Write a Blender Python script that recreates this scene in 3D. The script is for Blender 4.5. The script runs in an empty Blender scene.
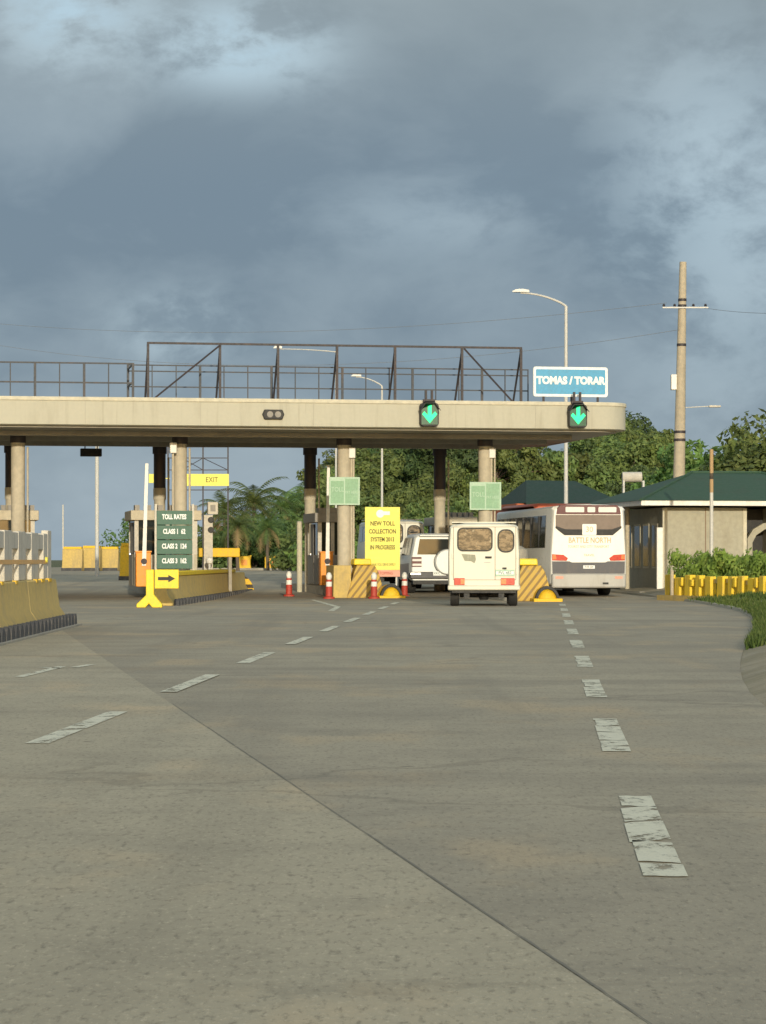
import bpy, math, random
from mathutils import Vector, Matrix
random.seed(7)
scene = bpy.context.scene
COL = scene.collection
R = math.radians
F, CX, HY, EYE = 2600.0, 383.0, 560.0, 1.15      # focal length in pixels, optical axis, horizon row, eye height

def ground_z(y):
    t = min(max((y - 72) / 56.0, 0), 1)
    return 0.57 * t * t * (3 - 2 * t)
def ground_at(px, py):                            # a pixel on the flat road -> metres
    Y = EYE * F / (py - HY)
    return Vector(((px - CX) / F * Y, Y, 0))
def at(px, Y, z=None, py=None):
    if z is None:
        z = ground_z(Y) if py is None else EYE - (py - HY) / F * Y
    return Vector(((px - CX) / F * Y, Y, z))
def h_at(py, Y):
    return EYE - (py - HY) / F * Y

TH = math.atan2(CX + 60, F)                       # the plaza is turned this much to the left
PU = Vector((-math.sin(TH), math.cos(TH), 0)); PV = Vector((math.cos(TH), math.sin(TH), 0))
PO = Vector((6.96, 77.0, 0))                      # right end of the canopy's front edge
def plaza(a, b, z=0): return PO + PV * a + PU * b + Vector((0, 0, z))
def plaza_a(px, b):                               # lateral plaza coordinate seen at pixel column px, b metres behind the front edge
    k = (px - CX) / F; o = PO + PU * b
    return (k * o.y - o.x) / (PV.x - k * PV.y)

# ------------------------------------------------------------------ materials
def new_mat(name):
    m = bpy.data.materials.new(name); m.use_nodes = True
    nt = m.node_tree; b = nt.nodes['Principled BSDF']
    return m, nt, b
def N(nt, t, **kw):
    n = nt.nodes.new(t)
    for k, v in kw.items(): setattr(n, k, v)
    return n
def mixc(nt, fac, a, b, mode='MIX'):
    n = N(nt, 'ShaderNodeMix', data_type='RGBA', blend_type=mode)
    for i, s in ((0, fac), (6, a), (7, b)):
        if hasattr(s, 'links'): nt.links.new(s, n.inputs[i])
        elif i == 0: n.inputs[0].default_value = s
        else: n.inputs[i].default_value = (*s, 1)
    return n.outputs[2]
def noise(nt, vec, scale, detail=5, rough=0.6):
    n = N(nt, 'ShaderNodeTexNoise'); n.inputs['Scale'].default_value = scale
    n.inputs['Detail'].default_value = detail; n.inputs['Roughness'].default_value = rough
    if vec is not None: nt.links.new(vec, n.inputs['Vector'])
    return n.outputs['Fac']
def ramp(nt, s, lo, hi, a=0.0, b=1.0):
    n = N(nt, 'ShaderNodeMapRange'); n.inputs[1].default_value = lo; n.inputs[2].default_value = hi
    n.inputs[3].default_value = a; n.inputs[4].default_value = b; n.interpolation_type = 'SMOOTHSTEP'
    nt.links.new(s, n.inputs[0]); return n.outputs[0]
def mapping(nt, vec, scale=(1, 1, 1), rot=(0, 0, 0)):
    n = N(nt, 'ShaderNodeMapping'); n.inputs['Scale'].default_value = scale; n.inputs['Rotation'].default_value = rot
    nt.links.new(vec, n.inputs['Vector']); return n.outputs[0]
def bump(nt, b, h, strength, dist=0.01):
    n = N(nt, 'ShaderNodeBump'); n.inputs['Strength'].default_value = strength; n.inputs['Distance'].default_value = dist
    nt.links.new(h, n.inputs['Height']); nt.links.new(n.outputs[0], b.inputs['Normal'])
def paint(name, c, rough=0.5, dirt=(0.16, 0.13, 0.09), amount=0.35, scale=1.6, metal=0.0, bmp=0.1, streak=True, spec=0.5, speck=0.12, drips=0.0):
    m, nt, b = new_mat(name)
    co = N(nt, 'ShaderNodeTexCoord').outputs['Object']
    v = mapping(nt, co, (2.2, 2.2, 0.5)) if streak else co
    f1 = ramp(nt, noise(nt, v, scale, 6, 0.65), 0.46, 0.78, 0, amount)
    f2 = noise(nt, co, scale * 9, 4)
    c1 = mixc(nt, f1, c, dirt)
    if drips:
        dn = noise(nt, mapping(nt, co, (7, 7, .35)), 1.0, 4, .6); big = noise(nt, mapping(nt, co, (.25, .25, 0)), 1.0, 3)
        mm0 = N(nt, 'ShaderNodeMath', operation='MULTIPLY'); nt.links.new(ramp(nt, dn, .52, .70, 0, drips), mm0.inputs[0]); nt.links.new(ramp(nt, big, .40, .60), mm0.inputs[1])
        c1 = mixc(nt, mm0.outputs[0], c1, dirt)
    sc = ramp(nt, f2, 0.25, 0.75, 1 - speck, 1 + speck * .8)
    c2 = mixc(nt, 1.0, c1, (1, 1, 1), 'MULTIPLY')
    comb = N(nt, 'ShaderNodeCombineXYZ')
    for i in range(3): nt.links.new(sc, comb.inputs[i])
    mm = N(nt, 'ShaderNodeMix', data_type='RGBA', blend_type='MULTIPLY'); mm.inputs[0].default_value = 1
    nt.links.new(c1, mm.inputs[6]); nt.links.new(comb.outputs[0], mm.inputs[7])
    nt.links.new(mm.outputs[2], b.inputs['Base Color'])
    nt.links.new(ramp(nt, f2, 0.2, 0.8, rough * 0.85, min(1, rough * 1.2)), b.inputs['Roughness'])
    b.inputs['Metallic'].default_value = metal
    b.inputs['Specular IOR Level'].default_value = spec
    if bmp: bump(nt, b, f2, bmp)
    return m
def glass(name, c=(0.02, 0.025, 0.025), rough=0.08):
    m, nt, b = new_mat(name)
    co = N(nt, 'ShaderNodeTexCoord').outputs['Object']
    f = noise(nt, co, 2.5, 3)
    nt.links.new(mixc(nt, f, tuple(x * 0.6 for x in c), tuple(x * 1.5 for x in c)), b.inputs['Base Color'])
    b.inputs['Roughness'].default_value = rough; b.inputs['IOR'].default_value = 1.5
    bump(nt, b, noise(nt, co, 1.2, 2), 0.08, 0.05)
    return m
def emit(name, c, s):
    m, nt, b = new_mat(name)
    b.inputs['Base Color'].default_value = (*c, 1); b.inputs['Emission Color'].default_value = (*c, 1)
    co = N(nt, 'ShaderNodeTexCoord').outputs['Object']
    nt.links.new(ramp(nt, noise(nt, co, 14, 2), 0.3, 0.7, s * 0.8, s * 1.15), b.inputs['Emission Strength'])
    return m
def striped(name, a, c, angle, freq, duty=0.5):
    m, nt, b = new_mat(name)
    co = N(nt, 'ShaderNodeTexCoord').outputs['Object']
    v = mapping(nt, co, (1, 1, 1), (0, angle, 0))
    sx = N(nt, 'ShaderNodeSeparateXYZ'); nt.links.new(v, sx.inputs[0])
    mu = N(nt, 'ShaderNodeMath', operation='MULTIPLY'); nt.links.new(sx.outputs[0], mu.inputs[0]); mu.inputs[1].default_value = freq
    fr = N(nt, 'ShaderNodeMath', operation='FRACT'); nt.links.new(mu.outputs[0], fr.inputs[0])
    gt = N(nt, 'ShaderNodeMath', operation='GREATER_THAN'); nt.links.new(fr.outputs[0], gt.inputs[0]); gt.inputs[1].default_value = duty
    wear = ramp(nt, noise(nt, co, 5, 6, 0.7), 0.5, 0.75, 0, 0.6)
    c1 = mixc(nt, gt.outputs[0], a, c)
    nt.links.new(mixc(nt, wear, c1, (0.3, 0.25, 0.16)), b.inputs['Base Color'])
    b.inputs['Roughness'].default_value = 0.75
    return m
def leafmat(name, a, c, hi, v0=0.8, v1=1.25):
    m, nt, b = new_mat(name)
    co = N(nt, 'ShaderNodeTexCoord').outputs['Object']
    oi = N(nt, 'ShaderNodeObjectInfo').outputs['Random']
    f = ramp(nt, noise(nt, co, 0.55, 3), 0.35, 0.65)
    f2 = ramp(nt, noise(nt, co, 4.0, 2), 0.5, 0.75)
    col = mixc(nt, f2, mixc(nt, f, a, c), hi)
    hs = N(nt, 'ShaderNodeHueSaturation'); nt.links.new(col, hs.inputs['Color'])
    nt.links.new(ramp(nt, oi, 0, 1, 0.47, 0.515), hs.inputs['Hue'])
    nt.links.new(ramp(nt, oi, 0, 1, v0, v1), hs.inputs['Value'])
    nt.links.new(hs.outputs[0], b.inputs['Base Color'])
    b.inputs['Roughness'].default_value = 0.6
    b.inputs['Specular IOR Level'].default_value = 0.25
    tr = N(nt, 'ShaderNodeBsdfTranslucent'); nt.links.new(hs.outputs[0], tr.inputs[0])
    ms = N(nt, 'ShaderNodeMixShader'); ms.inputs[0].default_value = 0.25
    nt.links.new(b.outputs[0], ms.inputs[1]); nt.links.new(tr.outputs[0], ms.inputs[2])
    nt.links.new(ms.outputs[0], nt.nodes['Material Output'].inputs[0])
    return m

M = {}
M['cream'] = paint('cream_concrete', (0.47, 0.45, 0.36), 0.8, (0.30, 0.27, 0.20), 0.4, 1.0, speck=.04, bmp=.05, drips=.55)
M['fascia_lip'] = paint('fascia_lip', (0.58, 0.54, 0.42), 0.8, (0.33, 0.29, 0.2), 0.4, 0.7)
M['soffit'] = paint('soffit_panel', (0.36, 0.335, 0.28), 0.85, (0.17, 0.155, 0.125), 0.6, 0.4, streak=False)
M['column'] = paint('column_concrete', (0.48, 0.43, 0.33), 0.8, (0.28, 0.24, 0.17), 0.5, 0.8)
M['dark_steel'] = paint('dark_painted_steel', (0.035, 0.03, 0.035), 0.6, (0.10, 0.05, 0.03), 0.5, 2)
M['rail_steel'] = paint('rail_steel', (0.045, 0.05, 0.06), 0.6, (0.10, 0.06, 0.04), 0.5, 2)
M['black'] = paint('black_plastic', (0.015, 0.015, 0.015), 0.6, (0.05, 0.05, 0.04), 0.5, 3)
M['tyre'] = paint('tyre_rubber', (0.02, 0.02, 0.02), 0.85, (0.09, 0.08, 0.06), 0.6, 4, streak=False)
M['old_tyre'] = paint('old_tyre_rubber', (0.07, 0.07, 0.075), 0.85, (0.22, 0.2, 0.17), 0.6, 4, streak=False)
M['white'] = paint('white_paint', (0.78, 0.76, 0.70), 0.45, (0.45, 0.40, 0.30), 0.35, 1.2)
M['van_white'] = paint('van_cream_white', (0.64, 0.62, 0.51), 0.4, (0.50, 0.44, 0.31), 0.3, 1.3, speck=.02, bmp=.02)
M['bus_white'] = paint('bus_white', (0.82, 0.81, 0.75), 0.3, (0.60, 0.55, 0.45), 0.25, .9, speck=.02, bmp=.02)
M['bus_silver'] = paint('bus_silver', (0.42, 0.41, 0.38), 0.45, (0.27, 0.24, 0.2), 0.5, 1.5, speck=.03, bmp=.02)
M['bus_grey'] = paint('bus_dark_grey', (0.085, 0.085, 0.095), 0.55, (0.16, 0.13, 0.1), 0.5, 2)
M['bus_red'] = paint('bus_red', (0.42, 0.09, 0.04), 0.5, (0.2, 0.08, 0.05), 0.4, 2)
M['orange_wall'] = paint('orange_red_wall', (0.50, 0.13, 0.05), 0.8, (0.3, 0.1, 0.05), 0.5, 1)
M['maroon'] = paint('dark_maroon', (0.12, 0.03, 0.03), 0.5, (0.06, 0.03, 0.03), 0.4, 2)
M['suv_white'] = paint('suv_white', (0.74, 0.77, 0.76), 0.3, (0.5, 0.5, 0.46), 0.25, 1.5, speck=.02, bmp=.02)
M['suv_grey'] = paint('suv_grey', (0.15, 0.15, 0.15), 0.35, (0.2, 0.18, 0.15), 0.4, 1.5)
M['chrome'] = paint('dull_chrome', (0.6, 0.6, 0.58), 0.3, (0.3, 0.28, 0.25), 0.4, 3, metal=0.9)
M['glass'] = glass('dark_glass')
M['bus_glass'] = glass('bus_brown_glass', (0.13, 0.098, 0.085), 0.25)
def busy_glass(name, a, c, hi, scale, rough):
    m, nt, b = new_mat(name)
    co = N(nt, 'ShaderNodeTexCoord').outputs['Object']
    f = noise(nt, mapping(nt, co, (1, 1, 1.8), (0, R(35), 0)), scale, 4, .7); f2 = noise(nt, co, scale * 1.7, 3)
    c1 = mixc(nt, ramp(nt, f, .42, .58), a, c)
    nt.links.new(mixc(nt, ramp(nt, f2, .60, .68, 0, .8), c1, hi), b.inputs['Base Color'])
    b.inputs['Roughness'].default_value = rough
    return m
M['van_glass'] = busy_glass('van_window_painted_reflections', (0.05, 0.045, 0.035), (0.22, 0.17, 0.11), (0.42, 0.37, 0.27), 4.5, .15)  # mottled reflections and glimpses of the interior painted into the pane colour
M['red_lens'] = paint('red_lens', (0.55, 0.03, 0.02), 0.2, (0.3, 0.02, 0.02), 0.4, 6)
M['orange_lens'] = paint('orange_lens', (0.7, 0.2, 0.06), 0.2, (0.5, 0.1, 0.04), 0.4, 6)
M['sticker'] = paint('worn_sticker', (0.30, 0.30, 0.22), 0.7, (0.5, 0.48, 0.38), 0.6, 6)
M['clear_lens'] = paint('clear_lens', (0.7, 0.7, 0.68), 0.2, (0.5, 0.5, 0.5), 0.3, 6)
M['tan_barrier'] = paint('faded_yellow_concrete', (0.58, 0.42, 0.14), 0.85, (0.36, 0.28, 0.16), 0.8, 1.1)
M['yellow'] = paint('yellow_paint', (0.80, 0.49, 0.015), 0.6, (0.42, 0.28, 0.05), 0.5, 1.5)
M['bright_yellow'] = paint('bright_yellow_paint', (0.85, 0.62, 0.02), 0.5, (0.5, 0.36, 0.05), 0.35, 1.5)
M['parapet_yellow'] = paint('weathered_parapet_yellow', (0.80, 0.55, 0.03), 0.6, (0.36, 0.26, 0.10), 0.8, 3.5)
M['sign_yellow'] = paint('sign_yellow', (0.80, 0.72, 0.10), 0.5, (0.6, 0.55, 0.12), 0.4, 1.5)
M['orange'] = paint('orange_paint', (0.85, 0.30, 0.02), 0.5, (0.5, 0.2, 0.04), 0.4, 1.5)
M['pale_orange'] = paint('faded_orange', (0.75, 0.44, 0.16), 0.6, (0.5, 0.36, 0.2), 0.6, 2)
M['red'] = paint('red_band', (0.45, 0.05, 0.03), 0.6, (0.2, 0.06, 0.04), 0.4, 2)
M['pale_red'] = paint('pale_red', (0.70, 0.34, 0.25), 0.6, (0.6, 0.4, 0.3), 0.5, 3)
M['pale_green'] = paint('faded_green_sign', (0.24, 0.42, 0.27), 0.6, (0.38, 0.55, 0.40), 0.7, 1.6)
M['pale_green_2'] = paint('faded_green_border', (0.42, 0.58, 0.45), 0.6, (0.3, 0.45, 0.33), 0.5, 2)
M['board_green'] = paint('rate_board_green', (0.02, 0.10, 0.06), 0.5, (0.025, 0.08, 0.08), 0.6, 2)
M['ink'] = paint('dark_ink', (0.10, 0.08, 0.02), 0.7, (0.2, 0.17, 0.03), 0.5, 5)
M['faint_ink'] = paint('faint_ink', (0.50, 0.38, 0.22), 0.6, (0.62, 0.55, 0.4), 0.6, 5)
M['blue'] = paint('sign_blue', (0.04, 0.30, 0.52), 0.4, (0.05, 0.25, 0.4), 0.4, 2)
M['sign_white'] = paint('sign_white', (0.80, 0.82, 0.80), 0.5, (0.6, 0.62, 0.6), 0.3, 2)
M['galv'] = paint('galvanised_steel', (0.55, 0.54, 0.50), 0.5, (0.36, 0.34, 0.3), 0.4, 2)
M['pole'] = paint('pole_concrete', (0.44, 0.38, 0.28), 0.85, (0.24, 0.2, 0.14), 0.6, 0.7)
M['booth'] = paint('booth_panel', (0.52, 0.46, 0.34), 0.7, (0.3, 0.25, 0.17), 0.5, 1.2)
M['booth_grey'] = paint('booth_grey', (0.30, 0.28, 0.25), 0.7, (0.18, 0.16, 0.13), 0.5, 1.2)
M['booth_brown'] = paint('booth_brown', (0.20, 0.13, 0.08), 0.7, (0.12, 0.09, 0.06), 0.5, 1.2)
M['kerb'] = paint('kerb_concrete', (0.36, 0.33, 0.27), 0.9, (0.18, 0.16, 0.13), 0.6, 1.2, streak=False)
M['pale_concrete'] = paint('pale_concrete', (0.58, 0.54, 0.46), 0.85, (0.33, 0.30, 0.26), 0.55, 1.4)
M['wall'] = paint('house_wall', (0.38, 0.36, 0.28), 0.85, (0.28, 0.25, 0.18), 0.5, 0.7)
M['roof_green'] = paint('green_roof_sheet', (0.042, 0.088, 0.056), 0.7, (0.05, 0.07, 0.045), 0.7, 0.8, spec=.25)
M['roof_dark'] = paint('dark_green_roof', (0.012, 0.04, 0.028), 0.8, (0.03, 0.045, 0.035), 0.6, 0.8)
M['bark'] = paint('bark', (0.14, 0.11, 0.08), 0.9, (0.07, 0.06, 0.04), 0.6, 4)
M['dry'] = paint('dry_frond', (0.30, 0.22, 0.10), 0.8, (0.2, 0.15, 0.07), 0.5, 3)
M['leaf_a'] = leafmat('leaf_broad', (0.10, 0.145, 0.045), (0.155, 0.21, 0.06), (0.23, 0.28, 0.095))
M['leaf_b'] = leafmat('leaf_bright', (0.11, 0.185, 0.05), (0.17, 0.265, 0.06), (0.25, 0.34, 0.11))
M['leaf_d'] = leafmat('leaf_dark', (0.055, 0.10, 0.038), (0.085, 0.14, 0.048), (0.13, 0.19, 0.065))
M['leaf_p'] = leafmat('leaf_palm', (0.08, 0.135, 0.04), (0.13, 0.195, 0.055), (0.20, 0.26, 0.085))
M['hedge'] = leafmat('leaf_hedge', (0.12, 0.23, 0.05), (0.19, 0.33, 0.065), (0.29, 0.40, 0.10), 1.25, 1.35)
M['grass'] = leafmat('grass_blade', (0.06, 0.10, 0.02), (0.095, 0.13, 0.03), (0.15, 0.165, 0.06), 1.0, 1.15)
M['arrow_green'] = emit('green_signal', (0.0, 0.80, 0.24), 1.05)
M['signal_face'] = paint('signal_face', (0.01, 0.09, 0.05), 0.3, (0.02, 0.05, 0.03), 0.4, 4)
M['stripe_nose'] = striped('nose_stripes', (0.56, 0.37, 0.08), (0.27, 0.175, 0.06), R(-38), 6.0, 0.62)
M['stripe_dome'] = striped('dome_stripes', (0.80, 0.50, 0.03), (0.05, 0.04, 0.03), R(90), 3.2, 0.6)
M['stripe_pole'] = striped('pole_bands', (0.42, 0.28, 0.14), (0.05, 0.04, 0.03), R(90), 1.1, 0.8)

def road_mat(name, base, warm, dark, patch):
    m, nt, b = new_mat(name)
    co = N(nt, 'ShaderNodeTexCoord').outputs['Object']
    big = ramp(nt, noise(nt, mapping(nt, co, (0.10, 0.055, 1)), 1.0, 6, 0.62), 0.36, 0.66)
    mid = noise(nt, co, 0.9, 7, 0.7)
    c = mixc(nt, big, base, warm)
    c = mixc(nt, ramp(nt, mid, 0.42, 0.72, 0, 0.55), c, dark)
    c = mixc(nt, ramp(nt, noise(nt, mapping(nt, co, (.8, .35, 1)), .8, 5, .6), .50, .66, 0, .75), c, (warm[0] * 1.10, warm[1] * .99, warm[2] * .88))
    # long wheel tracks and oily streaks along the way
    tr = ramp(nt, noise(nt, mapping(nt, co, (1.1, 0.035, 1), (0, 0, R(-3))), 1.0, 4, 0.55), 0.5, 0.72, 0, patch)
    c = mixc(nt, tr, c, dark)
    tb = ramp(nt, noise(nt, mapping(nt, co, (0.05, 0.5, 1), (0, 0, R(6))), 1.0, 4, 0.6), 0.52, 0.70, 0, patch)
    c = mixc(nt, tb, c, dark)
    # grain
    g = noise(nt, mapping(nt, co, (1, .45, 1)), 48, 3, 0.8)
    c = mixc(nt, ramp(nt, g, 0.52, 0.78, 0, 0.4), c, tuple(min(1, x * 1.6) for x in warm))
    g2 = noise(nt, mapping(nt, co, (1, .3, 1)), 34, 3, 0.75)
    c = mixc(nt, ramp(nt, g2, 0.50, 0.75, 0, 0.6), c, tuple(x * 0.5 for x in dark))
    g3 = noise(nt, mapping(nt, co, (1, .4, 1)), 9, 4, 0.7)
    c = mixc(nt, ramp(nt, g3, 0.50, 0.72, 0, 0.35), c, dark)
    cr = N(nt, 'ShaderNodeTexVoronoi', feature='DISTANCE_TO_EDGE'); cr.inputs['Scale'].default_value = .22
    wp = N(nt, 'ShaderNodeTexNoise'); wp.inputs['Scale'].default_value = 1.1; wp.inputs['Detail'].default_value = 6; nt.links.new(co, wp.inputs['Vector'])
    wa = N(nt, 'ShaderNodeVectorMath', operation='MULTIPLY_ADD'); nt.links.new(wp.outputs['Color'], wa.inputs[0]); wa.inputs[1].default_value = (1.6, 1.6, 0); nt.links.new(co, wa.inputs[2]); nt.links.new(wa.outputs[0], cr.inputs['Vector'])
    keep = ramp(nt, noise(nt, co, .13, 2), .5, .56, 0, .25)
    ck = N(nt, 'ShaderNodeMath', operation='MULTIPLY'); nt.links.new(ramp(nt, cr.outputs['Distance'], .004, .012, 1, 0), ck.inputs[0]); nt.links.new(keep, ck.inputs[1])
    c = mixc(nt, ck.outputs[0], c, tuple(x * .45 for x in dark))
    # small dark chips
    ch = noise(nt, mapping(nt, co, (4.5, 9, 1)), 1.0, 2, 0.4)
    c = mixc(nt, ramp(nt, ch, 0.755, 0.79, 0, 0.7), c, tuple(x * 0.25 for x in dark))
    nt.links.new(c, b.inputs['Base Color'])
    b.inputs['Roughness'].default_value = 0.9; b.inputs['Specular IOR Level'].default_value = 0.25
    bump(nt, b, g, 0.35, 0.01)
    return m
M['road'] = road_mat('worn_grey_pavement', (0.345, 0.295, 0.214), (0.435, 0.37, 0.26), (0.25, 0.215, 0.16), 0.5)
M['apron'] = road_mat('tan_concrete_pavement', (0.42, 0.358, 0.25), (0.51, 0.432, 0.30), (0.305, 0.26, 0.185), 0.5)
def ground_mat():
    m, nt, b = new_mat('earth_and_turf')
    co = N(nt, 'ShaderNodeTexCoord').outputs['Object']
    f = ramp(nt, noise(nt, co, 0.35, 7, 0.65), 0.40, 0.60)
    g = noise(nt, co, 9, 5, 0.7)
    c = mixc(nt, f, (0.055, 0.085, 0.02), (0.17, 0.15, 0.075))
    c = mixc(nt, ramp(nt, g, 0.45, 0.7, 0, 0.6), c, (0.04, 0.055, 0.018))
    nt.links.new(c, b.inputs['Base Color']); b.inputs['Roughness'].default_value = 1
    bump(nt, b, g, 0.8, 0.05)
    return m
M['ground'] = ground_mat()
def verge_mat():
    m, nt, b = new_mat('dry_verge_soil')
    co = N(nt, 'ShaderNodeTexCoord').outputs['Object']
    g = noise(nt, co, 7, 6, 0.7)
    c = mixc(nt, ramp(nt, noise(nt, co, 0.5, 5), 0.4, 0.62), (0.38, 0.315, 0.215), (0.29, 0.245, 0.15))
    c = mixc(nt, ramp(nt, g, 0.45, 0.7, 0, 0.5), c, (0.17, 0.145, 0.095))
    nt.links.new(c, b.inputs['Base Color']); b.inputs['Roughness'].default_value = 1
    bump(nt, b, g, 0.9, 0.04)
    return m
M['verge'] = verge_mat()
M['verge_kerb'] = paint('dusty_kerb', (0.40, 0.36, 0.27), 0.95, (0.26, 0.22, 0.15), 0.7, 1.2, streak=False)
def dash_mat():
    m, nt, b = new_mat('worn_road_paint')
    co = N(nt, 'ShaderNodeTexCoord').outputs['Object']
    w = noise(nt, mapping(nt, co, (1, .55, 1)), 5.0, 8, 0.8)
    g = noise(nt, co, 45, 3, 0.8)
    c = mixc(nt, ramp(nt, w, 0.44, 0.62, 0.0, 0.6), (0.72, 0.67, 0.50), (0.42, 0.38, 0.28))
    c = mixc(nt, ramp(nt, g, 0.5, 0.75, 0, 0.4), c, (0.25, 0.23, 0.19))
    nt.links.new(c, b.inputs['Base Color']); b.inputs['Roughness'].default_value = 0.8
    bump(nt, b, g, 0.4, 0.008)
    # where the paint has worn through, the pavement shows
    tr = N(nt, 'ShaderNodeBsdfTransparent'); ms = N(nt, 'ShaderNodeMixShader')
    nt.links.new(ramp(nt, w, .53, .60, 0.0, .92), ms.inputs[0]); nt.links.new(b.outputs[0], ms.inputs[1]); nt.links.new(tr.outputs[0], ms.inputs[2])
    nt.links.new(ms.outputs[0], nt.nodes['Material Output'].inputs[0])
    return m
M['dash'] = dash_mat()

# ------------------------------------------------------------------ mesh building
class MB:
    def __init__(s): s.v = []; s.f = []; s.pieces = []
    def add(s, vs, fs):
        k = len(s.v); s.pieces.append((list(vs), list(fs))); s.v += [tuple(v) for v in vs]; s.f += [tuple(i + k for i in f) for f in fs]; return s
    def box(s, x0, x1, y0, y1, z0, z1, tx=0, ty=0):
        return s.add([(x0, y0, z0), (x1, y0, z0), (x1, y1, z0), (x0, y1, z0), (x0 + tx, y0 + ty, z1), (x1 - tx, y0 + ty, z1), (x1 - tx, y1 - ty, z1), (x0 + tx, y1 - ty, z1)],
                     [(0, 3, 2, 1), (4, 5, 6, 7), (0, 1, 5, 4), (1, 2, 6, 5), (2, 3, 7, 6), (3, 0, 4, 7)])
    def cyl(s, p0, p1, r0, r1=None, n=14):
        p0 = Vector(p0); p1 = Vector(p1); r1 = r0 if r1 is None else r1
        d = (p1 - p0).normalized(); a = d.orthogonal().normalized(); c = d.cross(a)
        vs = []
        for p, r in ((p0, r0), (p1, r1)):
            for i in range(n):
                t = 2 * math.pi * i / n; vs.append(p + a * r * math.cos(t) + c * r * math.sin(t))
        fs = [(i, (i + 1) % n, n + (i + 1) % n, n + i) for i in range(n)] + [tuple(reversed(range(n))), tuple(range(n, 2 * n))]
        return s.add(vs, fs)
    def tube(s, pts, r, n=8, r1=None):
        pts = [Vector(p) for p in pts]; loops = []; ref = None
        for i, p in enumerate(pts):
            d = (pts[min(i + 1, len(pts) - 1)] - pts[max(i - 1, 0)]).normalized()
            if ref is None: ref = d.orthogonal().normalized()
            a = (ref - d * ref.dot(d)).normalized(); ref = a; c = d.cross(a)
            rr = r if r1 is None else r + (r1 - r) * i / (len(pts) - 1)
            loops.append([p + a * rr * math.cos(2 * math.pi * k / n) + c * rr * math.sin(2 * math.pi * k / n) for k in range(n)])
        return s.loft(loops)
    def loft(s, loops, caps=True):
        n = len(loops[0]); vs = [p for l in loops for p in l]; fs = []
        for j in range(len(loops) - 1):
            for i in range(n):
                fs.append((j * n + i, j * n + (i + 1) % n, (j + 1) * n + (i + 1) % n, (j + 1) * n + i))
        if caps:
            fs.append(tuple(reversed(range(n)))); fs.append(tuple(range((len(loops) - 1) * n, len(loops) * n)))
        return s.add(vs, fs)
    def lathe(s, prof, c=(0, 0, 0), n=18):
        loops = [[(c[0] + r * math.cos(2 * math.pi * k / n), c[1] + r * math.sin(2 * math.pi * k / n), c[2] + z) for k in range(n)] for r, z in prof]
        return s.loft(loops)
    def slab_xz(s, pts, y0, y1):                      # polygon in the x-z plane given a thickness along y
        return s.loft([[(x, y0, z) for x, z in pts], [(x, y1, z) for x, z in pts]])
    def slab_yz(s, pts, x0, x1):
        return s.loft([[(x0, y, z) for y, z in pts], [(x1, y, z) for y, z in pts]])
    def slab_xy(s, pts, z0, z1):
        return s.loft([[(x, y, z0) for x, y in pts], [(x, y, z1) for x, y in pts]])
    def each(s, name, m, parent=None, **kw):          # every piece an object of its own
        return [MB().add(vs, fs).build(name, m, parent, **kw) for vs, fs in s.pieces]
    def build(s, name, m, parent=None, bevel=0.0, smooth=True, seg=2, normals=True):
        me = bpy.data.meshes.new(name); me.from_pydata(s.v, [], s.f); me.update()
        if normals:
            import bmesh
            bm = bmesh.new(); bm.from_mesh(me); bmesh.ops.recalc_face_normals(bm, faces=bm.faces); bm.to_mesh(me); bm.free()
        if smooth:
            me.shade_smooth(); me.set_sharp_from_angle(angle=R(38))
        me.materials.append(m)
        o = bpy.data.objects.new(name, me); COL.objects.link(o)
        if parent: o.parent = parent
        if bevel:
            b = o.modifiers.new('bevel', 'BEVEL'); b.width = bevel; b.segments = seg; b.limit_method = 'ANGLE'; b.angle_limit = R(35)
        return o
def rrect(x0, x1, z0, z1, r, n=4):
    pts = []
    for cx, cz, a in ((x1 - r, z0 + r, -90), (x1 - r, z1 - r, 0), (x0 + r, z1 - r, 90), (x0 + r, z0 + r, 180)):
        for k in range(n + 1):
            t = R(a + 90 * k / n); pts.append((cx + r * math.cos(t), cz + r * math.sin(t)))
    return pts
def ring_xz(outer, inner, y0, y1):                    # a frame between two loops of equal length
    mb = MB(); n = len(outer); vs = []
    for y in (y0, y1):
        vs += [(x, y, z) for x, z in outer] + [(x, y, z) for x, z in inner]
    fs = []
    for i in range(n):
        j = (i + 1) % n
        fs += [(i, j, n + j, n + i), (2 * n + i, 3 * n + i, 3 * n + j, 2 * n + j), (i, 2 * n + i, 2 * n + j, j), (n + i, n + j, 3 * n + j, 3 * n + i)]
    return mb.add(vs, fs)

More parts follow.
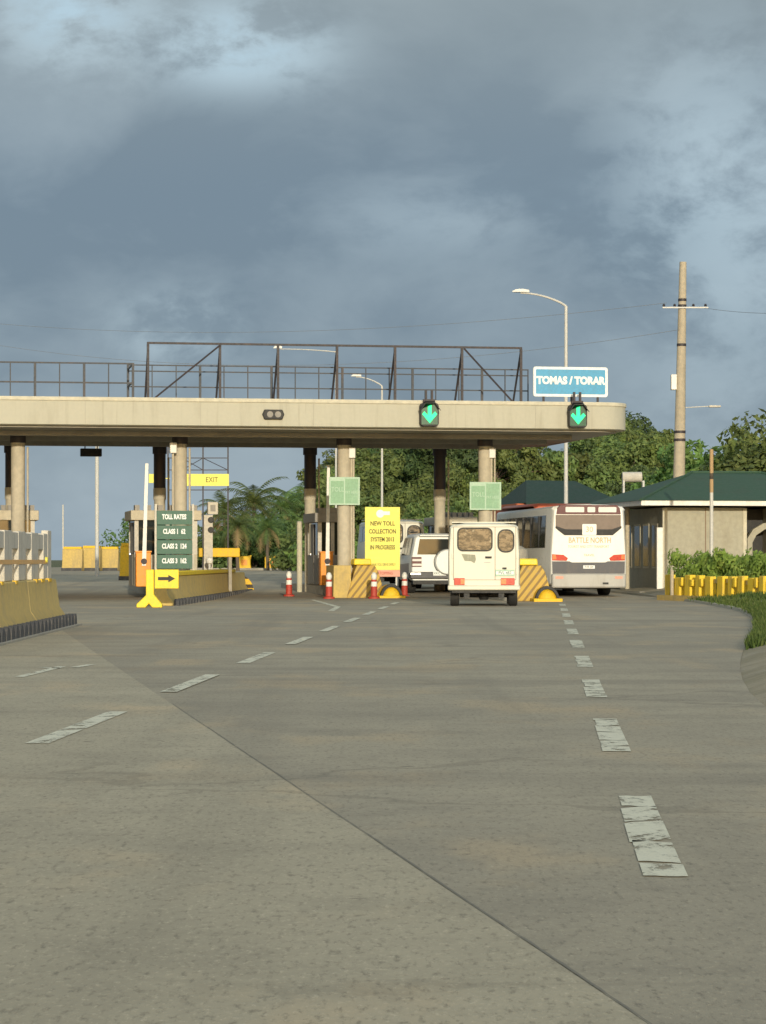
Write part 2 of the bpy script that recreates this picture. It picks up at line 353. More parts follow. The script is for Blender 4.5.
def tag(o, label=None, cat=None, group=None, kind=None):
    if label: o['label'] = label
    if cat: o['category'] = cat
    if group: o['group'] = group
    if kind: o['kind'] = kind
    return o
def thing(name, label, cat, loc=(0, 0, 0), rz=0, group=None):
    o = bpy.data.objects.new(name, None); o.empty_display_size = 0.3; COL.objects.link(o)
    o.location = loc; o.rotation_euler = (0, 0, rz)
    return tag(o, label, cat, group)
def copy_tree(o, parent=None):
    c = o.copy(); COL.objects.link(c)
    if parent: c.parent = parent
    for ch in [x for x in o.children]: copy_tree(ch, c)
    return c
def dup(root, label, loc, rz=0, scale=1):
    c = copy_tree(root); c['label'] = label; c.location = loc; c.rotation_euler = (0, 0, rz); c.scale = (scale,) * 3
    return c
def text(body, name, m, parent, size, loc, rx=90, rz=0, extrude=0.004, sx=1.0, bold=0.0, align='CENTER'):
    cu = bpy.data.curves.new(name, 'FONT'); cu.body = body; cu.size = size; cu.align_x = align; cu.align_y = 'CENTER'
    cu.extrude = extrude; cu.offset = bold; cu.resolution_u = 3
    cu.materials.append(m)
    tmp = bpy.data.objects.new(name, cu); me = bpy.data.meshes.new_from_object(tmp); bpy.data.objects.remove(tmp)
    o = bpy.data.objects.new(name, me); COL.objects.link(o); o.parent = parent
    o.location = loc; o.rotation_euler = (R(rx), 0, R(rz)); o.scale = (sx, 1, 1)
    return o
def heading(px): return math.atan2(CX - px, F)        # yaw of something driving towards pixel column px

# ------------------------------------------------------------------ world, sun, camera
SUN_EL, SUN_YAW = R(9.8), R(-6.0)                     # low sun behind the viewer, a little to the right
w = bpy.data.worlds.new('World'); scene.world = w; w.use_nodes = True
nt = w.node_tree; bg = nt.nodes['Background']
sky = N(nt, 'ShaderNodeTexSky', sky_type='NISHITA'); sky.sun_disc = False
sky.sun_elevation = SUN_EL; sky.sun_rotation = R(180) + SUN_YAW
tc = N(nt, 'ShaderNodeTexCoord').outputs['Generated']
sep = N(nt, 'ShaderNodeSeparateXYZ'); nt.links.new(tc, sep.inputs[0])
DX, DY, DZ = sep.outputs
def mth(op, a, b=None, c=None):
    n = N(nt, 'ShaderNodeMath', operation=op)
    for i, s in enumerate((a, b, c)):
        if s is None: continue
        if hasattr(s, 'links'): nt.links.new(s, n.inputs[i])
        else: n.inputs[i].default_value = s
    return n.outputs[0]
def blob(x, z, rx, rz):                               # a cloud bank or a gap standing in one direction of the sky
    e = mth('ADD', mth('POWER', mth('ABSOLUTE', mth('DIVIDE', mth('SUBTRACT', DX, x), rx)), 2.0), mth('POWER', mth('ABSOLUTE', mth('DIVIDE', mth('SUBTRACT', DZ, z), rz)), 2.0))
    return mth('MULTIPLY', mth('POWER', 2.718, mth('MULTIPLY', e, -1.0)), ramp(nt, DY, 0.2, 0.6))
cm = mapping(nt, tc, (1.0, 1.0, 1.7))
warp = N(nt, 'ShaderNodeTexNoise'); warp.inputs['Scale'].default_value = 7; warp.inputs['Detail'].default_value = 3; nt.links.new(cm, warp.inputs['Vector'])
wv = N(nt, 'ShaderNodeVectorMath', operation='MULTIPLY_ADD'); nt.links.new(warp.outputs['Color'], wv.inputs[0]); wv.inputs[1].default_value = (0.07, 0.07, 0.05); nt.links.new(cm, wv.inputs[2])
n1 = noise(nt, wv.outputs[0], 9.5, 6, 0.52)
n2 = noise(nt, wv.outputs[0], 26, 6, 0.6)
# brightness of the cloud deck
lum = mth('ADD', ramp(nt, n1, 0.32, 0.70, -0.35, 0.35), ramp(nt, n2, 0.3, 0.7, -0.10, 0.10))
S = 10.0
dark = (0.126 * S, 0.174 * S, 0.222 * S); lite = (0.29 * S, 0.355 * S, 0.40 * S); warmc = (0.235 * S, 0.27 * S, 0.27 * S)
gap = mth('ADD', mth('MULTIPLY', blob(-0.118, 0.205, 0.024, 0.017), 1.15), mth('MULTIPLY', blob(-0.055, 0.194, 0.030, 0.014), 1.25))
gap = mth('ADD', gap, mth('MULTIPLY', blob(0.125, 0.15, 0.034, 0.045), 0.36))
gap = mth('ADD', gap, mth('MULTIPLY', blob(-0.078, 0.088, 0.02, 0.012), 0.5))
gap = mth('ADD', gap, mth('MULTIPLY', blob(0.14, 0.10, 0.045, 0.05), 0.22))
gap = mth('ADD', gap, mth('MULTIPLY', blob(0.02, 0.13, 0.04, 0.014), 0.16))
gap = mth('MULTIPLY', gap, ramp(nt, n2, 0.34, 0.60, 0.15, 1.35))
low = ramp(nt, DZ, 0.0, 0.10, 0.22, 0.0)
dk = mth('MULTIPLY', blob(-0.02, 0.125, 0.15, 0.04), 0.22)
top = ramp(nt, DZ, 0.15, 0.30, 0.0, 0.25)
bri = mth('SUBTRACT', mth('ADD', mth('ADD', mth('ADD', mth('MULTIPLY', lum, 0.62), 0.24), mth('ADD', low, top)), gap), dk)
clampn = N(nt, 'ShaderNodeClamp'); nt.links.new(bri, clampn.inputs[0]); clampn.inputs[1].default_value = -0.15; clampn.inputs[2].default_value = 1.25
cdeck = mixc(nt, clampn.outputs[0], dark, lite)
cdeck = mixc(nt, ramp(nt, DZ, 0.13, 0.24, 0.0, 0.55), cdeck, warmc)
over = mth('ADD', ramp(nt, DZ, 0.26, 0.62, 1.0, 1.75), ramp(nt, DY, 0.1, -0.5, 0.0, 0.6))
vm = N(nt, 'ShaderNodeVectorMath', operation='SCALE'); nt.links.new(cdeck, vm.inputs[0]); nt.links.new(over, vm.inputs['Scale']); cdeck = vm.outputs[0]
blue = (0.33 * S, 0.44 * S, 0.51 * S)
cdeck = mixc(nt, mth('MULTIPLY', gap, 0.7), cdeck, blue)
# the half of the sky behind the viewer is broken cloud with the evening sky showing
cover = ramp(nt, mth('ADD', DY, mth('MULTIPLY', mth('SUBTRACT', n1, 0.5), 0.8)), -0.55, 0.15, 0.15, 0.97)
mix = mixc(nt, cover, sky.outputs[0], cdeck)
nt.links.new(mix, bg.inputs['Color']); bg.inputs['Strength'].default_value = 0.1

sun = bpy.data.lights.new('sun', 'SUN'); sun.energy = 2.2; sun.angle = R(0.6); sun.color = (1.0, 0.91, 0.72)
so = bpy.data.objects.new('sun', sun); COL.objects.link(so); so.location = (-5, -30, 30)
ldir = Vector((math.sin(SUN_YAW) * math.cos(SUN_EL), math.cos(SUN_YAW) * math.cos(SUN_EL), -math.sin(SUN_EL)))
so.rotation_euler = ldir.to_track_quat('-Z', 'Y').to_euler()

cam = bpy.data.cameras.new('camera'); co_ = bpy.data.objects.new('camera', cam); COL.objects.link(co_)
co_.location = (0, 0, EYE); co_.rotation_euler = (R(90), 0, 0)
cam.sensor_width = 36; cam.lens = F / 1024 * 36; cam.shift_y = (HY - 512) / 1024; cam.clip_end = 9000; cam.clip_start = 0.1
scene.camera = co_
vs = scene.view_settings; vs.view_transform = 'Standard'; vs.look = 'None'; vs.gamma = 1; vs.exposure = 0.5
scene.cycles.max_bounces = 6

# ------------------------------------------------------------------ setting: ground, road, markings
def right_edge(y):
    return sum(right_edge_raw(y + d) for d in (-4, -2.5, -1, 0, 1, 2.5, 4)) / 7
def right_edge_raw(y):                                    # right edge of the pavement
    pts = [(0, 2.55), (14, 2.72), (19.3, 2.84), (24.9, 3.4), (33.2, 4.58), (39.9, 5.66), (49.8, 7.1), (57.5, 8.0), (69.5, 8.45), (78.7, 8.3), (84, 7.7), (95, 6.4), (140, 0.5), (400, -34)]
    for (a, b), (c, d) in zip(pts, pts[1:]):
        if y <= c: return b + (d - b) * (y - a) / (c - a)
    return pts[-1][1]
def strip(name, m, xs0, xs1, ys, dz, nx=6, kind='structure'):
    mb = MB(); vs = []; fs = []
    for y in ys:
        a, b = xs0(y), xs1(y)
        for i in range(nx + 1): vs.append((a + (b - a) * i / nx, y, ground_z(y) + dz))
    n = nx + 1
    for j in range(len(ys) - 1):
        for i in range(nx): fs.append((j * n + i, j * n + i + 1, (j + 1) * n + i + 1, (j + 1) * n + i))
    o = mb.add(vs, fs).build(name, m, smooth=True); tag(o, kind=kind); return o
ys_g = [-300, -60, 0, 40, 72] + [72 + 5 * k for k in range(1, 16)] + [200, 400, 1000, 3000, 7000]
strip('ground', M['ground'], lambda y: -4000, lambda y: 4000, ys_g, -0.03, 8)
ys_r = [-40, 0, 5] + [5 + 2.5 * k for k in range(1, 42)] + [112 + 5 * k for k in range(0, 10)] + [180, 260, 400]
strip('road', M['road'], lambda y: -26, right_edge, ys_r, 0.0, 8)
def seam_x(y): return 0.6425 - 0.1637 * (y - 6.5) + 0.0015 * math.sin(y * 1.9)
strip('concrete_pavement', M['apron'], lambda y: -25.9, seam_x, [-10 + 0.8 * k for k in range(71)], 0.004, 4)
# the open joint between the two pavements
mj = MB(); prev = None; rj = random.Random(3); pv = []
for k in range(180):
    y = 4.6 + k * 0.09
    wj = 0.003 + 0.006 * rj.random() * (0.4 + 0.6 * (math.sin(y * 0.9) > -0.3)) 
    x = seam_x(y) + 0.004
    pv += [(x - wj * 0.3, y, 0.0065), (x + wj, y, 0.0065)]
mj.add(pv, [(2 * i, 2 * i + 1, 2 * i + 3, 2 * i + 2) for i in range(179)])
M['joint'] = paint('joint_tar', (0.19, 0.165, 0.125), 0.9, (0.30, 0.26, 0.19), 0.5, 3, streak=False)
tag(mj.build('pavement_joint', M['joint']), kind='structure')

def dash(x0, y0, x1, y1, wd, name='lane_marking', broken=False, z=0.0045):
    mb = MB(); d = Vector((x1 - x0, y1 - y0, 0)); L = d.length; d.normalize(); p = Vector((d.y, -d.x, 0))
    rr = random.Random(int(x0 * 100 + y0 * 37))
    cuts = [(0, L)]
    if broken:
        cuts = []; t = 0
        while t < L:
            e = min(L, t + rr.uniform(0.35, 0.8)); cuts.append((t, e)); t = e + rr.uniform(0.015, 0.05)
    for a, b in cuts:
        tl = rr.uniform(0, .10) * (rr.random() < .6) if broken else 0; tr_ = rr.uniform(0, .03) if broken else 0
        sk = rr.uniform(-0.14, 0.14) if broken else 0
        n = 4; vs = []
        for i in range(n + 1):
            t = -0.5 + tl + (1 - tl - tr_) * i / n
            j0 = rr.uniform(-.018, .018) if broken else 0; j1 = rr.uniform(-.018, .018) if broken else 0
            q0 = Vector((x0, y0, 0)) + d * (a + sk * t * (a > 0) + j0) + p * wd * t
            q1 = Vector((x0, y0, 0)) + d * (b + sk * t * (b < L) + j1) + p * wd * t
            vs += [(q0.x, q0.y, ground_z(q0.y) + z), (q1.x, q1.y, ground_z(q1.y) + z)]
        mb.add(vs, [(2 * i, 2 * i + 2, 2 * i + 3, 2 * i + 1) for i in range(n)])
    return tag(mb.build(name, M['dash'], smooth=False), kind='structure')
for k in range(10):
    y0 = 9.43 + 6.15 * k; y1 = y0 + 3.2
    dash(0.43 + 0.0625 * y0, y0, 0.43 + 0.0625 * y1, y1, 0.175, broken=True)
for k in range(-1, 9):
    y0 = 16.2 + 6.35 * k; y1 = y0 + 3.4
    z = 0.0085 if y1 < 30 else 0.0045
    dash(-2.92 + 0.047 * y0, y0, -2.92 + 0.047 * y1, y1, 0.15, z=z if y0 < 29 else 0.0085)
for (p, q) in (((18, 678), (62, 667)), ((74, 668), (92, 665)), ((40, 668), (66, 669))):
    a = ground_at(*p); b = ground_at(*q); dash(a.x, a.y, b.x, b.y, 0.10, z=0.0085)
for (p, q) in (((288, 600.5), (312, 600)), ((312, 600), (338, 607)), ((331, 611), (338, 607))):
    a = ground_at(*p); b = ground_at(*q); dash(a.x, a.y, b.x, b.y, 0.14, z=0.0045)

# kerb and verge on the right
def kerb_run(name, m, ys, off0, off1, z0, z1):
    mb = MB(); loops = []
    for y in ys:
        e = right_edge(y); g = ground_z(y)
        zz = z1 * min(1, (y - 34) / 4)
        loops.append([(e + off0, y, g + z0), (e + off0 + 0.03, y, g + zz), (e + off1, y, g + zz), (e + off1, y, g + z0)])
    mb.loft(loops); return tag(mb.build(name, m), kind='structure')
kerb_run('kerb', M['verge_kerb'], [35 + 1.5 * k for k in range(40)], 0.0, 0.12, -0.02, 0.06)
mv = MB(); vs = []; fs = []; ysv = [0 + 1.0 * k for k in range(101)]; NV = 10
offs = [-0.03, 0.22, 0.5, 0.8, 1.2, 1.8, 2.6, 4.0, 7.0, 14.0, 40.0]
def verge_h(y, o): return -.01 + .04 * min(max(o, 0) / .2, 1) + 0.16 * min(o / 1.2, 1) + 0.05 * math.sin(y * 1.3 + o * 2) * min(o, 1)
for y in ysv:
    for o in offs: vs.append((right_edge(y) + o, y, verge_h(y, o)))
for j in range(len(ysv) - 1):
    for i in range(NV): fs.append((j * 11 + i, j * 11 + i + 1, (j + 1) * 11 + i + 1, (j + 1) * 11 + i))
tag(mv.add(vs, fs).build('verge', M['verge']), kind='structure')
mg = MB(); rg = random.Random(11)
def blade(x, y, z, h, wdt, rnd):
    a = rnd.uniform(0, 6.28); dx, dy = math.cos(a) * wdt, math.sin(a) * wdt; lx, ly = rnd.uniform(-.5, .5) * h, rnd.uniform(-.5, .5) * h
    mg.add([(x - dx, y - dy, z), (x + dx, y + dy, z), (x + lx, y + ly, z + h)], [(0, 1, 2)])
for _ in range(42000):
    y = rg.uniform(19, 74); o = 0.03 + abs(rg.gauss(0, .9)) if rg.random() < 0.8 else rg.uniform(0.2, 6)
    pat = math.sin(y * 0.55 + 1.0) + math.sin(y * 1.7 + o * 1.3) * 0.6
    if y < 33: continue
    else: pat += .9
    if pat < -0.35 and y < 56: continue
    if y > 58 and y < 74 and o < 1.0 and rg.random() < 0.8: continue
    blade(right_edge(y) + o, y, verge_h(y, o) - 0.02, rg.uniform(0.05, 0.17), 0.012 + 0.0003 * y, rg)
tag(mg.build('grass', M['grass'], normals=False, smooth=False), kind='stuff')

# ------------------------------------------------------------------ toll canopy
can = thing('toll_canopy', 'long flat cream concrete canopy on round columns across the toll lanes', 'canopy', plaza(0, 0), TH)
AL, DEP, AR = -31.0, 11.2, 0.45
def canopy_outline(inset, r):
    x0, x1, y0, y1 = AL + inset, AR - inset, inset, DEP - inset
    return rrect(x0, x1, y0, y1, r, 8)
mb = MB(); mb.loft([[(x, y, 5.0) for x, y in canopy_outline(0.06, 0.9)], [(x, y, 5.03) for x, y in canopy_outline(0.0, 0.95)],
                    [(x, y, 5.70) for x, y in canopy_outline(0.0, 0.95)], [(x, y, 5.70) for x, y in canopy_outline(0.05, 0.9)], [(x, y, 5.66) for x, y in canopy_outline(0.05, 0.9)]])
mb.build('fascia_slab', M['cream'], can)
mb = MB(); mb.slab_xy(canopy_outline(-0.03, 0.98), 5.703, 5.82); mb.build('roof_lip', M['fascia_lip'], can, bevel=0.02)
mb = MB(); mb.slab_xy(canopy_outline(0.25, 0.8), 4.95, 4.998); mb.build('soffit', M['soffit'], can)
mb = MB()
for k in range(16):
    x = -1.8 - 1.9 * k
    for y in (3.9, 7.4): mb.box(x - 0.6, x + 0.6, y - 0.12, y + 0.12, 4.89, 4.947)
mb.each('soffit_light', M['dark_steel'], can)
mb = MB()
for y in (2.2, 5.5, 9.0): mb.box(AL + 0.6, -0.9, y - 0.15, y + 0.15, 4.80, 4.946)
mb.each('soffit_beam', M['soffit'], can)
cols_px = [485, 344, 180, 18]
col_a = [plaza_a(p, 3.0) for p in cols_px]; col_a.append(2 * col_a[-1] - col_a[-2])
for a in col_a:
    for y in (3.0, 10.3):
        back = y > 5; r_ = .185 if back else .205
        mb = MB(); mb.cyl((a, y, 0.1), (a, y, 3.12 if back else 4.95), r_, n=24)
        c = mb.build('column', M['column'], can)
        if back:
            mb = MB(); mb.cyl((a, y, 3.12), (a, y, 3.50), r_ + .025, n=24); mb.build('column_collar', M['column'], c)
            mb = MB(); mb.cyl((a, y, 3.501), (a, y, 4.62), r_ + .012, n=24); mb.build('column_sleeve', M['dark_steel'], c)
        mb = MB(); mb.cyl((a, y, 4.621), (a, y, 4.945), 0.235, n=24); mb.build('column_cap', M['dark_steel'], c)
        mb = MB(); mb.cyl((a + 0.28, y - 0.1, 0.1), (a + 0.28, y - 0.1, 4.5), 0.03, n=8); mb.build('drain_pipe', M['column'], can)
# joints in the fascia
mb = MB()
for k in range(9):
    x = -2.5 - 3.3 * k; mb.box(x - 0.006, x + 0.006, -0.004, 0.01, 5.05, 5.69)
mb.each('fascia_joint', M['soffit'], can)

# rooftop railing and billboard frame (stand on the roof)
def local_b(px, b): return plaza_a(px, b)
rail = thing('roof_railing', 'low dark steel guard railing along the canopy roof edge', 'railing', plaza(0, 0, 5.825), TH)
a130 = plaza_a(133, 0.3); a100 = AL + 0.5
mb = MB()
for z in (0.42, 0.98): mb.box(a100, a130, 0.28, 0.33, z - 0.022, z + 0.022)
mb.each('front_rail', M['rail_steel'], rail)
mb = MB(); k = 0; x = a130
while x > a100:
    wd = 0.035 if k % 2 == 0 else 0.016
    mb.box(x - wd, x + wd, 0.275, 0.335, 0, 1.0); x -= 0.70; k += 1
mb.each('front_post', M['rail_steel'], rail)
a0, a1 = plaza_a(528, 2.4), plaza_a(128, 2.4)
mb = MB()
for z in (0.46, 0.92, 1.10): mb.box(a1, a0, 2.38, 2.42, z - 0.018, z + 0.018)
mb.each('rear_rail', M['rail_steel'], rail)
mb = MB(); n = 18
for k in range(n):
    x = a1 + (a0 - a1) * k / (n - 1); wd = 0.035 if k % 3 == 0 else 0.014
    mb.box(x - wd, x + wd, 2.375, 2.425, 0, 1.12)
mb.each('rear_post', M['rail_steel'], rail)
mb = MB(); mb.box(a1 - .02, a1 + .02, 0.34, 2.37, 0.95, 0.99); mb.box(a1 - .02, a1 + .02, 0.34, 2.37, 0.44, 0.48); mb.each('side_rail', M['rail_steel'], rail)

fr = thing('billboard_frame', 'empty dark steel billboard frame with slanted braces on the canopy roof', 'billboard frame', plaza(0, 0, 5.825), TH)
fx = [plaza_a(p, 0.6) for p in (148, 220, 278, 337, 395, 462, 521)]
FH = 1.62
mb = MB(); mb.box(fx[0] - .03, fx[-1] + .03, 0.57, 0.63, FH - .04, FH + .02); mb.build('top_beam', M['dark_steel'], fr)
for i, x in enumerate(fx):
    mb = MB(); mb.box(x - .035, x + .035, 0.56, 0.64, 0, FH - .042); p = mb.build('frame_post', M['dark_steel'], fr)
    mb = MB(); mb.tube([(x + .005, 0.645, FH - .1), (x + .005, 1.75, 0.0)], 0.03, 6); mb.build('brace', M['dark_steel'], p)
for x0, x1 in ((fx[1], fx[0] + 0.2), (fx[5] + .05, plaza_a(512, 0.6))):
    mb = MB(); mb.tube([(x0, 0.54, FH - .05), (x1, 0.54, 0.02)], 0.028, 6); mb.build('diagonal', M['dark_steel'], fr)
a_, b_ = fx[0], plaza_a(521, .6)

# blue sign
p = plaza(plaza_a(570.5, 0.25), 0.25, 5.825)
sg = thing('toll_sign', 'blue rectangular sign with white border and lettering on the canopy roof', 'sign', p, TH)
SW, SH, SZ = 1.13, 0.44, 0.60
mb = MB(); mb.slab_xz(rrect(-SW, SW, SZ - SH, SZ + SH, 0.07), -0.02, 0.05); mb.build('sign_border', M['sign_white'], sg)
mb = MB(); mb.slab_xz(rrect(-SW + .075, SW - .075, SZ - SH + .075, SZ + SH - .075, 0.03), -0.026, -0.0205); mb.build('sign_face', M['blue'], sg)
text('TOMAS / TORAR', 'lettering', M['sign_white'], sg, 0.30, (0, -0.031, SZ + 0.03), sx=0.92, bold=0.018)
for s in (-0.8, 0.05, 0.85):
    mb = MB(); mb.box(s - .03, s + .03, 0.055, 0.11, 0, SZ + .3); mb.each('support_post', M['dark_steel'], sg)

# lane signals on the fascia
def lane_signal(px, lit, label):
    p = plaza(plaza_a(px, 0), 0, 0)
    t = thing('lane_signal', label, 'traffic signal', Vector((p.x, p.y, 5.40 if lit else 5.36)), TH, 'lane signals on the canopy edge')
    if lit:
        w2, h2 = 0.275, 0.35
        mb = MB(); mb.slab_xz(rrect(-w2, w2, -h2, h2 - .02, 0.10), -0.26, -0.06); mb.build('housing', M['black'], t, bevel=0.01)
        mb = MB(); mb.slab_xz([(-.24, -.3), (.24, -.3), (.24, .1), (.12, .3), (-.12, .3), (-.24, .1)], -0.266, -0.261); mb.build('signal_face', M['signal_face'], t)
        mb = MB(); mb.slab_xz([(-.055, .27), (-.055, -.03), (-.16, .08), (-.22, .0), (0, -.26), (.22, .0), (.16, .08), (.055, -.03), (.055, .27)], -0.275, -0.267); mb.build('arrow', M['arrow_green'], t)
        mb = MB(); mb.box(-.17, .17, -0.2, -0.06, h2 + .0, h2 + .09); mb.box(-.03, .03, -.06, -.004, -.1, .1); mb.box(-.12, -.06, -.18, -.09, h2 - .03, h2 + .35); mb.box(.06, .12, -.18, -.09, h2 - .03, h2 + .35); mb.each('bracket', M['dark_steel'], t)
        mb = MB(); mb.loft([[(-.29, -.42, .1), (-.29, -.26, .14), (-.14, -.26, .36), (.14, -.26, .36), (.29, -.26, .14), (.29, -.42, .1), (.14, -.40, .31), (-.14, -.40, .31)],
                            [(-.31, -.42, .1), (-.31, -.26, .15), (-.15, -.26, .38), (.15, -.26, .38), (.31, -.26, .15), (.31, -.42, .1), (.15, -.40, .33), (-.15, -.40, .33)]]); mb.build('visor', M['black'], t)
    else:
        mb = MB(); mb.slab_xz([(-.32, 0), (-.26, -.14), (.26, -.14), (.32, 0), (.26, .14), (-.26, .14)], -0.12, -0.004); mb.build('housing', M['black'], t, bevel=0.015)
        mb = MB(); mb.cyl((-.1, -.128, 0), (-.1, -.121, 0), 0.09); mb.cyl((.13, -.128, 0), (.13, -.121, 0), 0.09); mb.each('lens', M['booth_grey'], t)
    return t
lane_signal(428, True, 'lit green down arrow signal near the middle of the canopy edge')
lane_signal(576, True, 'lit green down arrow signal below the blue sign')
lane_signal(273, False, 'small unlit dark lamp box on the canopy edge')
def back_signal(px, label):
    p = plaza(plaza_a(px, DEP + .1), DEP + 0.1, 4.7)
    t = thing('hanging_signal', label, 'traffic signal', p, TH, 'dark signal boxes hung under the canopy')
    mb = MB(); mb.box(-.35, .35, -.15, .15, -.14, .12); mb.build('housing', M['black'], t, bevel=0.02)
    mb = MB(); mb.cyl((-.2, 0, .12), (-.2, -.3, .30), .02, n=6); mb.cyl((.2, 0, .12), (.2, -.3, .30), .02, n=6); mb.each('hanger', M['dark_steel'], t)
back_signal(91, 'dark signal box under the far canopy edge above the plain white pole')

# ------------------------------------------------------------------ traffic islands with crash noses
def island(px, py, label, length=15.0, nose_w=1.2, drum=True, loc=None, nose=True, foot=.33, rz=TH, wall=True):
    loc = ground_at(px, py) if loc is None else loc
    t = thing('traffic_island', label, 'traffic island', loc, rz, 'toll islands with raised kerbs')
    w2 = nose_w / 2
    mb = MB(); mb.slab_xy(rrect(-.70, .70, 1.0, length, .3), -0.3, KT); mb.build('kerb_slab', M['kerb'], t, bevel=0.02)
    if not nose: return t
    sec = lambda y, wb, wt, h: [(-wb, y, 0.0), (wb, y, 0.0), (wt, y, h), (-wt, y, h)]
    mb = MB(); mb.loft([sec(0.30, w2, w2 * .62, .80), sec(0.42, w2, w2 * .45, 1.0), sec(3.2, w2, w2 * .6, 1.0)])
    mb.build('crash_nose', M['stripe_nose'], t, bevel=0.03)
    mb = MB(); mb.box(-w2 * .62, w2 * .28, 0.36, 1.4, 1.004, 1.19, 0.02, 0.02); mb.build('cap_block', M['bright_yellow'], t, bevel=0.03)
    mb = MB(); loops = []
    for y, q_ in ((-.42, .15), (-.40, .5), (-.30, .8), (-.12, .97), (0.1, 1.0), (0.296, 1.0)):
        loops.append([(foot + 0.33 * q_ * math.cos(R(q)), y, max(0.0, 0.42 * q_ * math.sin(R(q)))) for q in range(0, 181, 15)])
    mb.loft(loops); d = mb.build('round_foot', M['yellow'], t)
    loops = []
    for y in (-.36, -.12):
        loops.append([(foot + r * math.cos(R(q)), y, max(0.004, r * 1.28 * math.sin(R(q)))) for r, rng in ((.34, range(0, 181, 15)), (.275, range(180, -1, -15))) for q in rng])
    mb = MB(); mb.loft(loops); mb.build('black_band', M['black'], d)
    mb = MB(); mb.box(foot - .40, foot + .40, -.5, .29, -.02, .09); mb.build('foot_kerb', M['yellow'], t, bevel=.02)
    if drum:
        mb = MB(); mb.lathe([(.40, KT), (.40, 1.30), (.36, 1.46), (.2, 1.56), (.02, 1.58)], (-.05, 3.7, 0)); mb.build('concrete_drum', M['kerb'], t)
    if not wall: return t
    mb = MB(); mb.box(-w2 - .40, -w2 + .16, 0.34, 1.9, -.02, .99, 0.02, 0); mb.build('side_wall', M['tan_barrier'], t, bevel=0.02)
    return t
KT = 0.36
island(534, 601.5, 'striped crash nose island between the cream van and the bus', rz=heading(170), wall=False)
island(368, 598.5, 'striped crash nose island behind the yellow notice board', drum=False, foot=.66)
island(0, 0, 'raised island carrying the green rate board and the cream booth', loc=plaza(col_a[2], 1.0), nose=False, length=14)
island(0, 0, 'raised island at the far left behind the pale slotted wall', loc=plaza(col_a[3], -2.0), nose=False, length=17)

# flared barrier on the left island (from the arrow stand to its far round end)
A = ground_at(160, 606); B = ground_at(241, 593.5)
d = (B - A); L = d.length; yaw = math.atan2(-d.x, d.y)
t = thing('concrete_barrier', 'long faded yellow concrete barrier running back from the arrow stand', 'barrier', A, yaw, 'faded yellow concrete barriers')
mb = MB(); sec = lambda y, s: [(-.30, y, .0), (.30 * s, y, .0), (.30 * s, y, .09), (.16, y, .3), (.12, y, .74), (-.12, y, .74), (-.16, y, .3), (-.30, y, .09)]
mb.loft([sec(0.15, 1), sec(L, 1)]); mb.build('barrier_body', M['tan_barrier'], t, bevel=0.02)
mb = MB(); mb.box(-.15, .15, 0.1, L * .84, .742, .86); mb.build('yellow_coping', M['bright_yellow'], t, bevel=0.02)
mb = MB()
for k in range(int(L / 0.75)):
    y = 0.6 + 0.75 * k; mb.cyl((.305, y, .0), (.43, y, .0), .17, n=10)
mb.each('half_tyre', M['old_tyre'], t)
mb = MB(); loops = []
for y, s in ((L + .003, 1), (L + .3, .95), (L + .5, .75), (L + .6, .3)):
    loops.append([(0.45 * s * math.cos(R(q)), y, max(0, .62 * s * math.sin(R(q)))) for q in range(0, 181, 15)])
mb.loft(loops); mb.build('round_end', M['stripe_dome'], t)

# near left barrier with a slotted wall on it
A = Vector((-5.55, 28.0, 0)); B = ground_at(77, 625.5) + Vector((-.50, 0, 0)); d = B - A; L = d.length; yaw = math.atan2(-d.x, d.y)
t = thing('concrete_barrier', 'large tan concrete barrier at the left edge with half tyres along its foot', 'barrier', A, yaw, 'faded yellow concrete barriers')
mb = MB(); sec = lambda y, q=0: [(-.36, y, .0), (.36, y, .0), (.36, y, .10), (.20, y, .34), (.15, y - q, .82), (-.15, y - q, .82), (-.20, y, .34), (-.36, y, .10)]
for k in range(4):
    y0, y1 = L * k / 4 + .012, L * (k + 1) / 4 - .012
    mb.loft([sec(y0), sec(y1, 0.18 if k == 3 else 0)])
mb.build('barrier_body', M['tan_barrier'], t, bevel=0.02)
mb = MB(); k = 0
while 0.3 + .52 * k < L:
    y = 0.3 + .52 * k; mb.cyl((.37, y, .02), (.50, y, .02), .2, n=12); k += 1
mb.each('half_tyre', M['old_tyre'], t)
mb = MB(); mb.box(.36, .58, 0, L + .1, .0, .03); mb.build('foot_kerb', M['kerb'], t)
mb = MB(); rr = random.Random(4)
for k in range(9):
    y = rr.uniform(L * .3, L - .4); mb.box(.10 + .0, .162, y, y + rr.uniform(.15, .5), .78, .835)
mb.each('paint_patch', M['yellow'], t)
t2 = thing('slotted_wall', 'pale grey slotted concrete screen on top of the large tan barrier', 'wall', A + Vector((0, 0, .824)), yaw)
mb = MB(); mb.box(-.04, .04, 4, L - .25, .50, .76); mb.build('top_beam', M['pale_concrete'], t2, bevel=0.01)
mb = MB(); y = 4.2
while y < L - 1.0:
    mb.box(-.05, .05, y, y + .92, 0, .78); y += 1.75
mb.box(-.06, .06, L - .62, L - .1, 0, .84)
mb.each('pillar', M['pale_concrete'], t2, bevel=0.012)
mb = MB(); mb.box(.051, .058, 4, L - .70, .26, .33); mb.build('orange_stripe', M['pale_orange'], t2)
mb = MB(); mb.cyl((.05, L - .95, .33), (.09, L - .95, .33), .05, n=10); mb.each('reflector', M['sign_yellow'], t2)

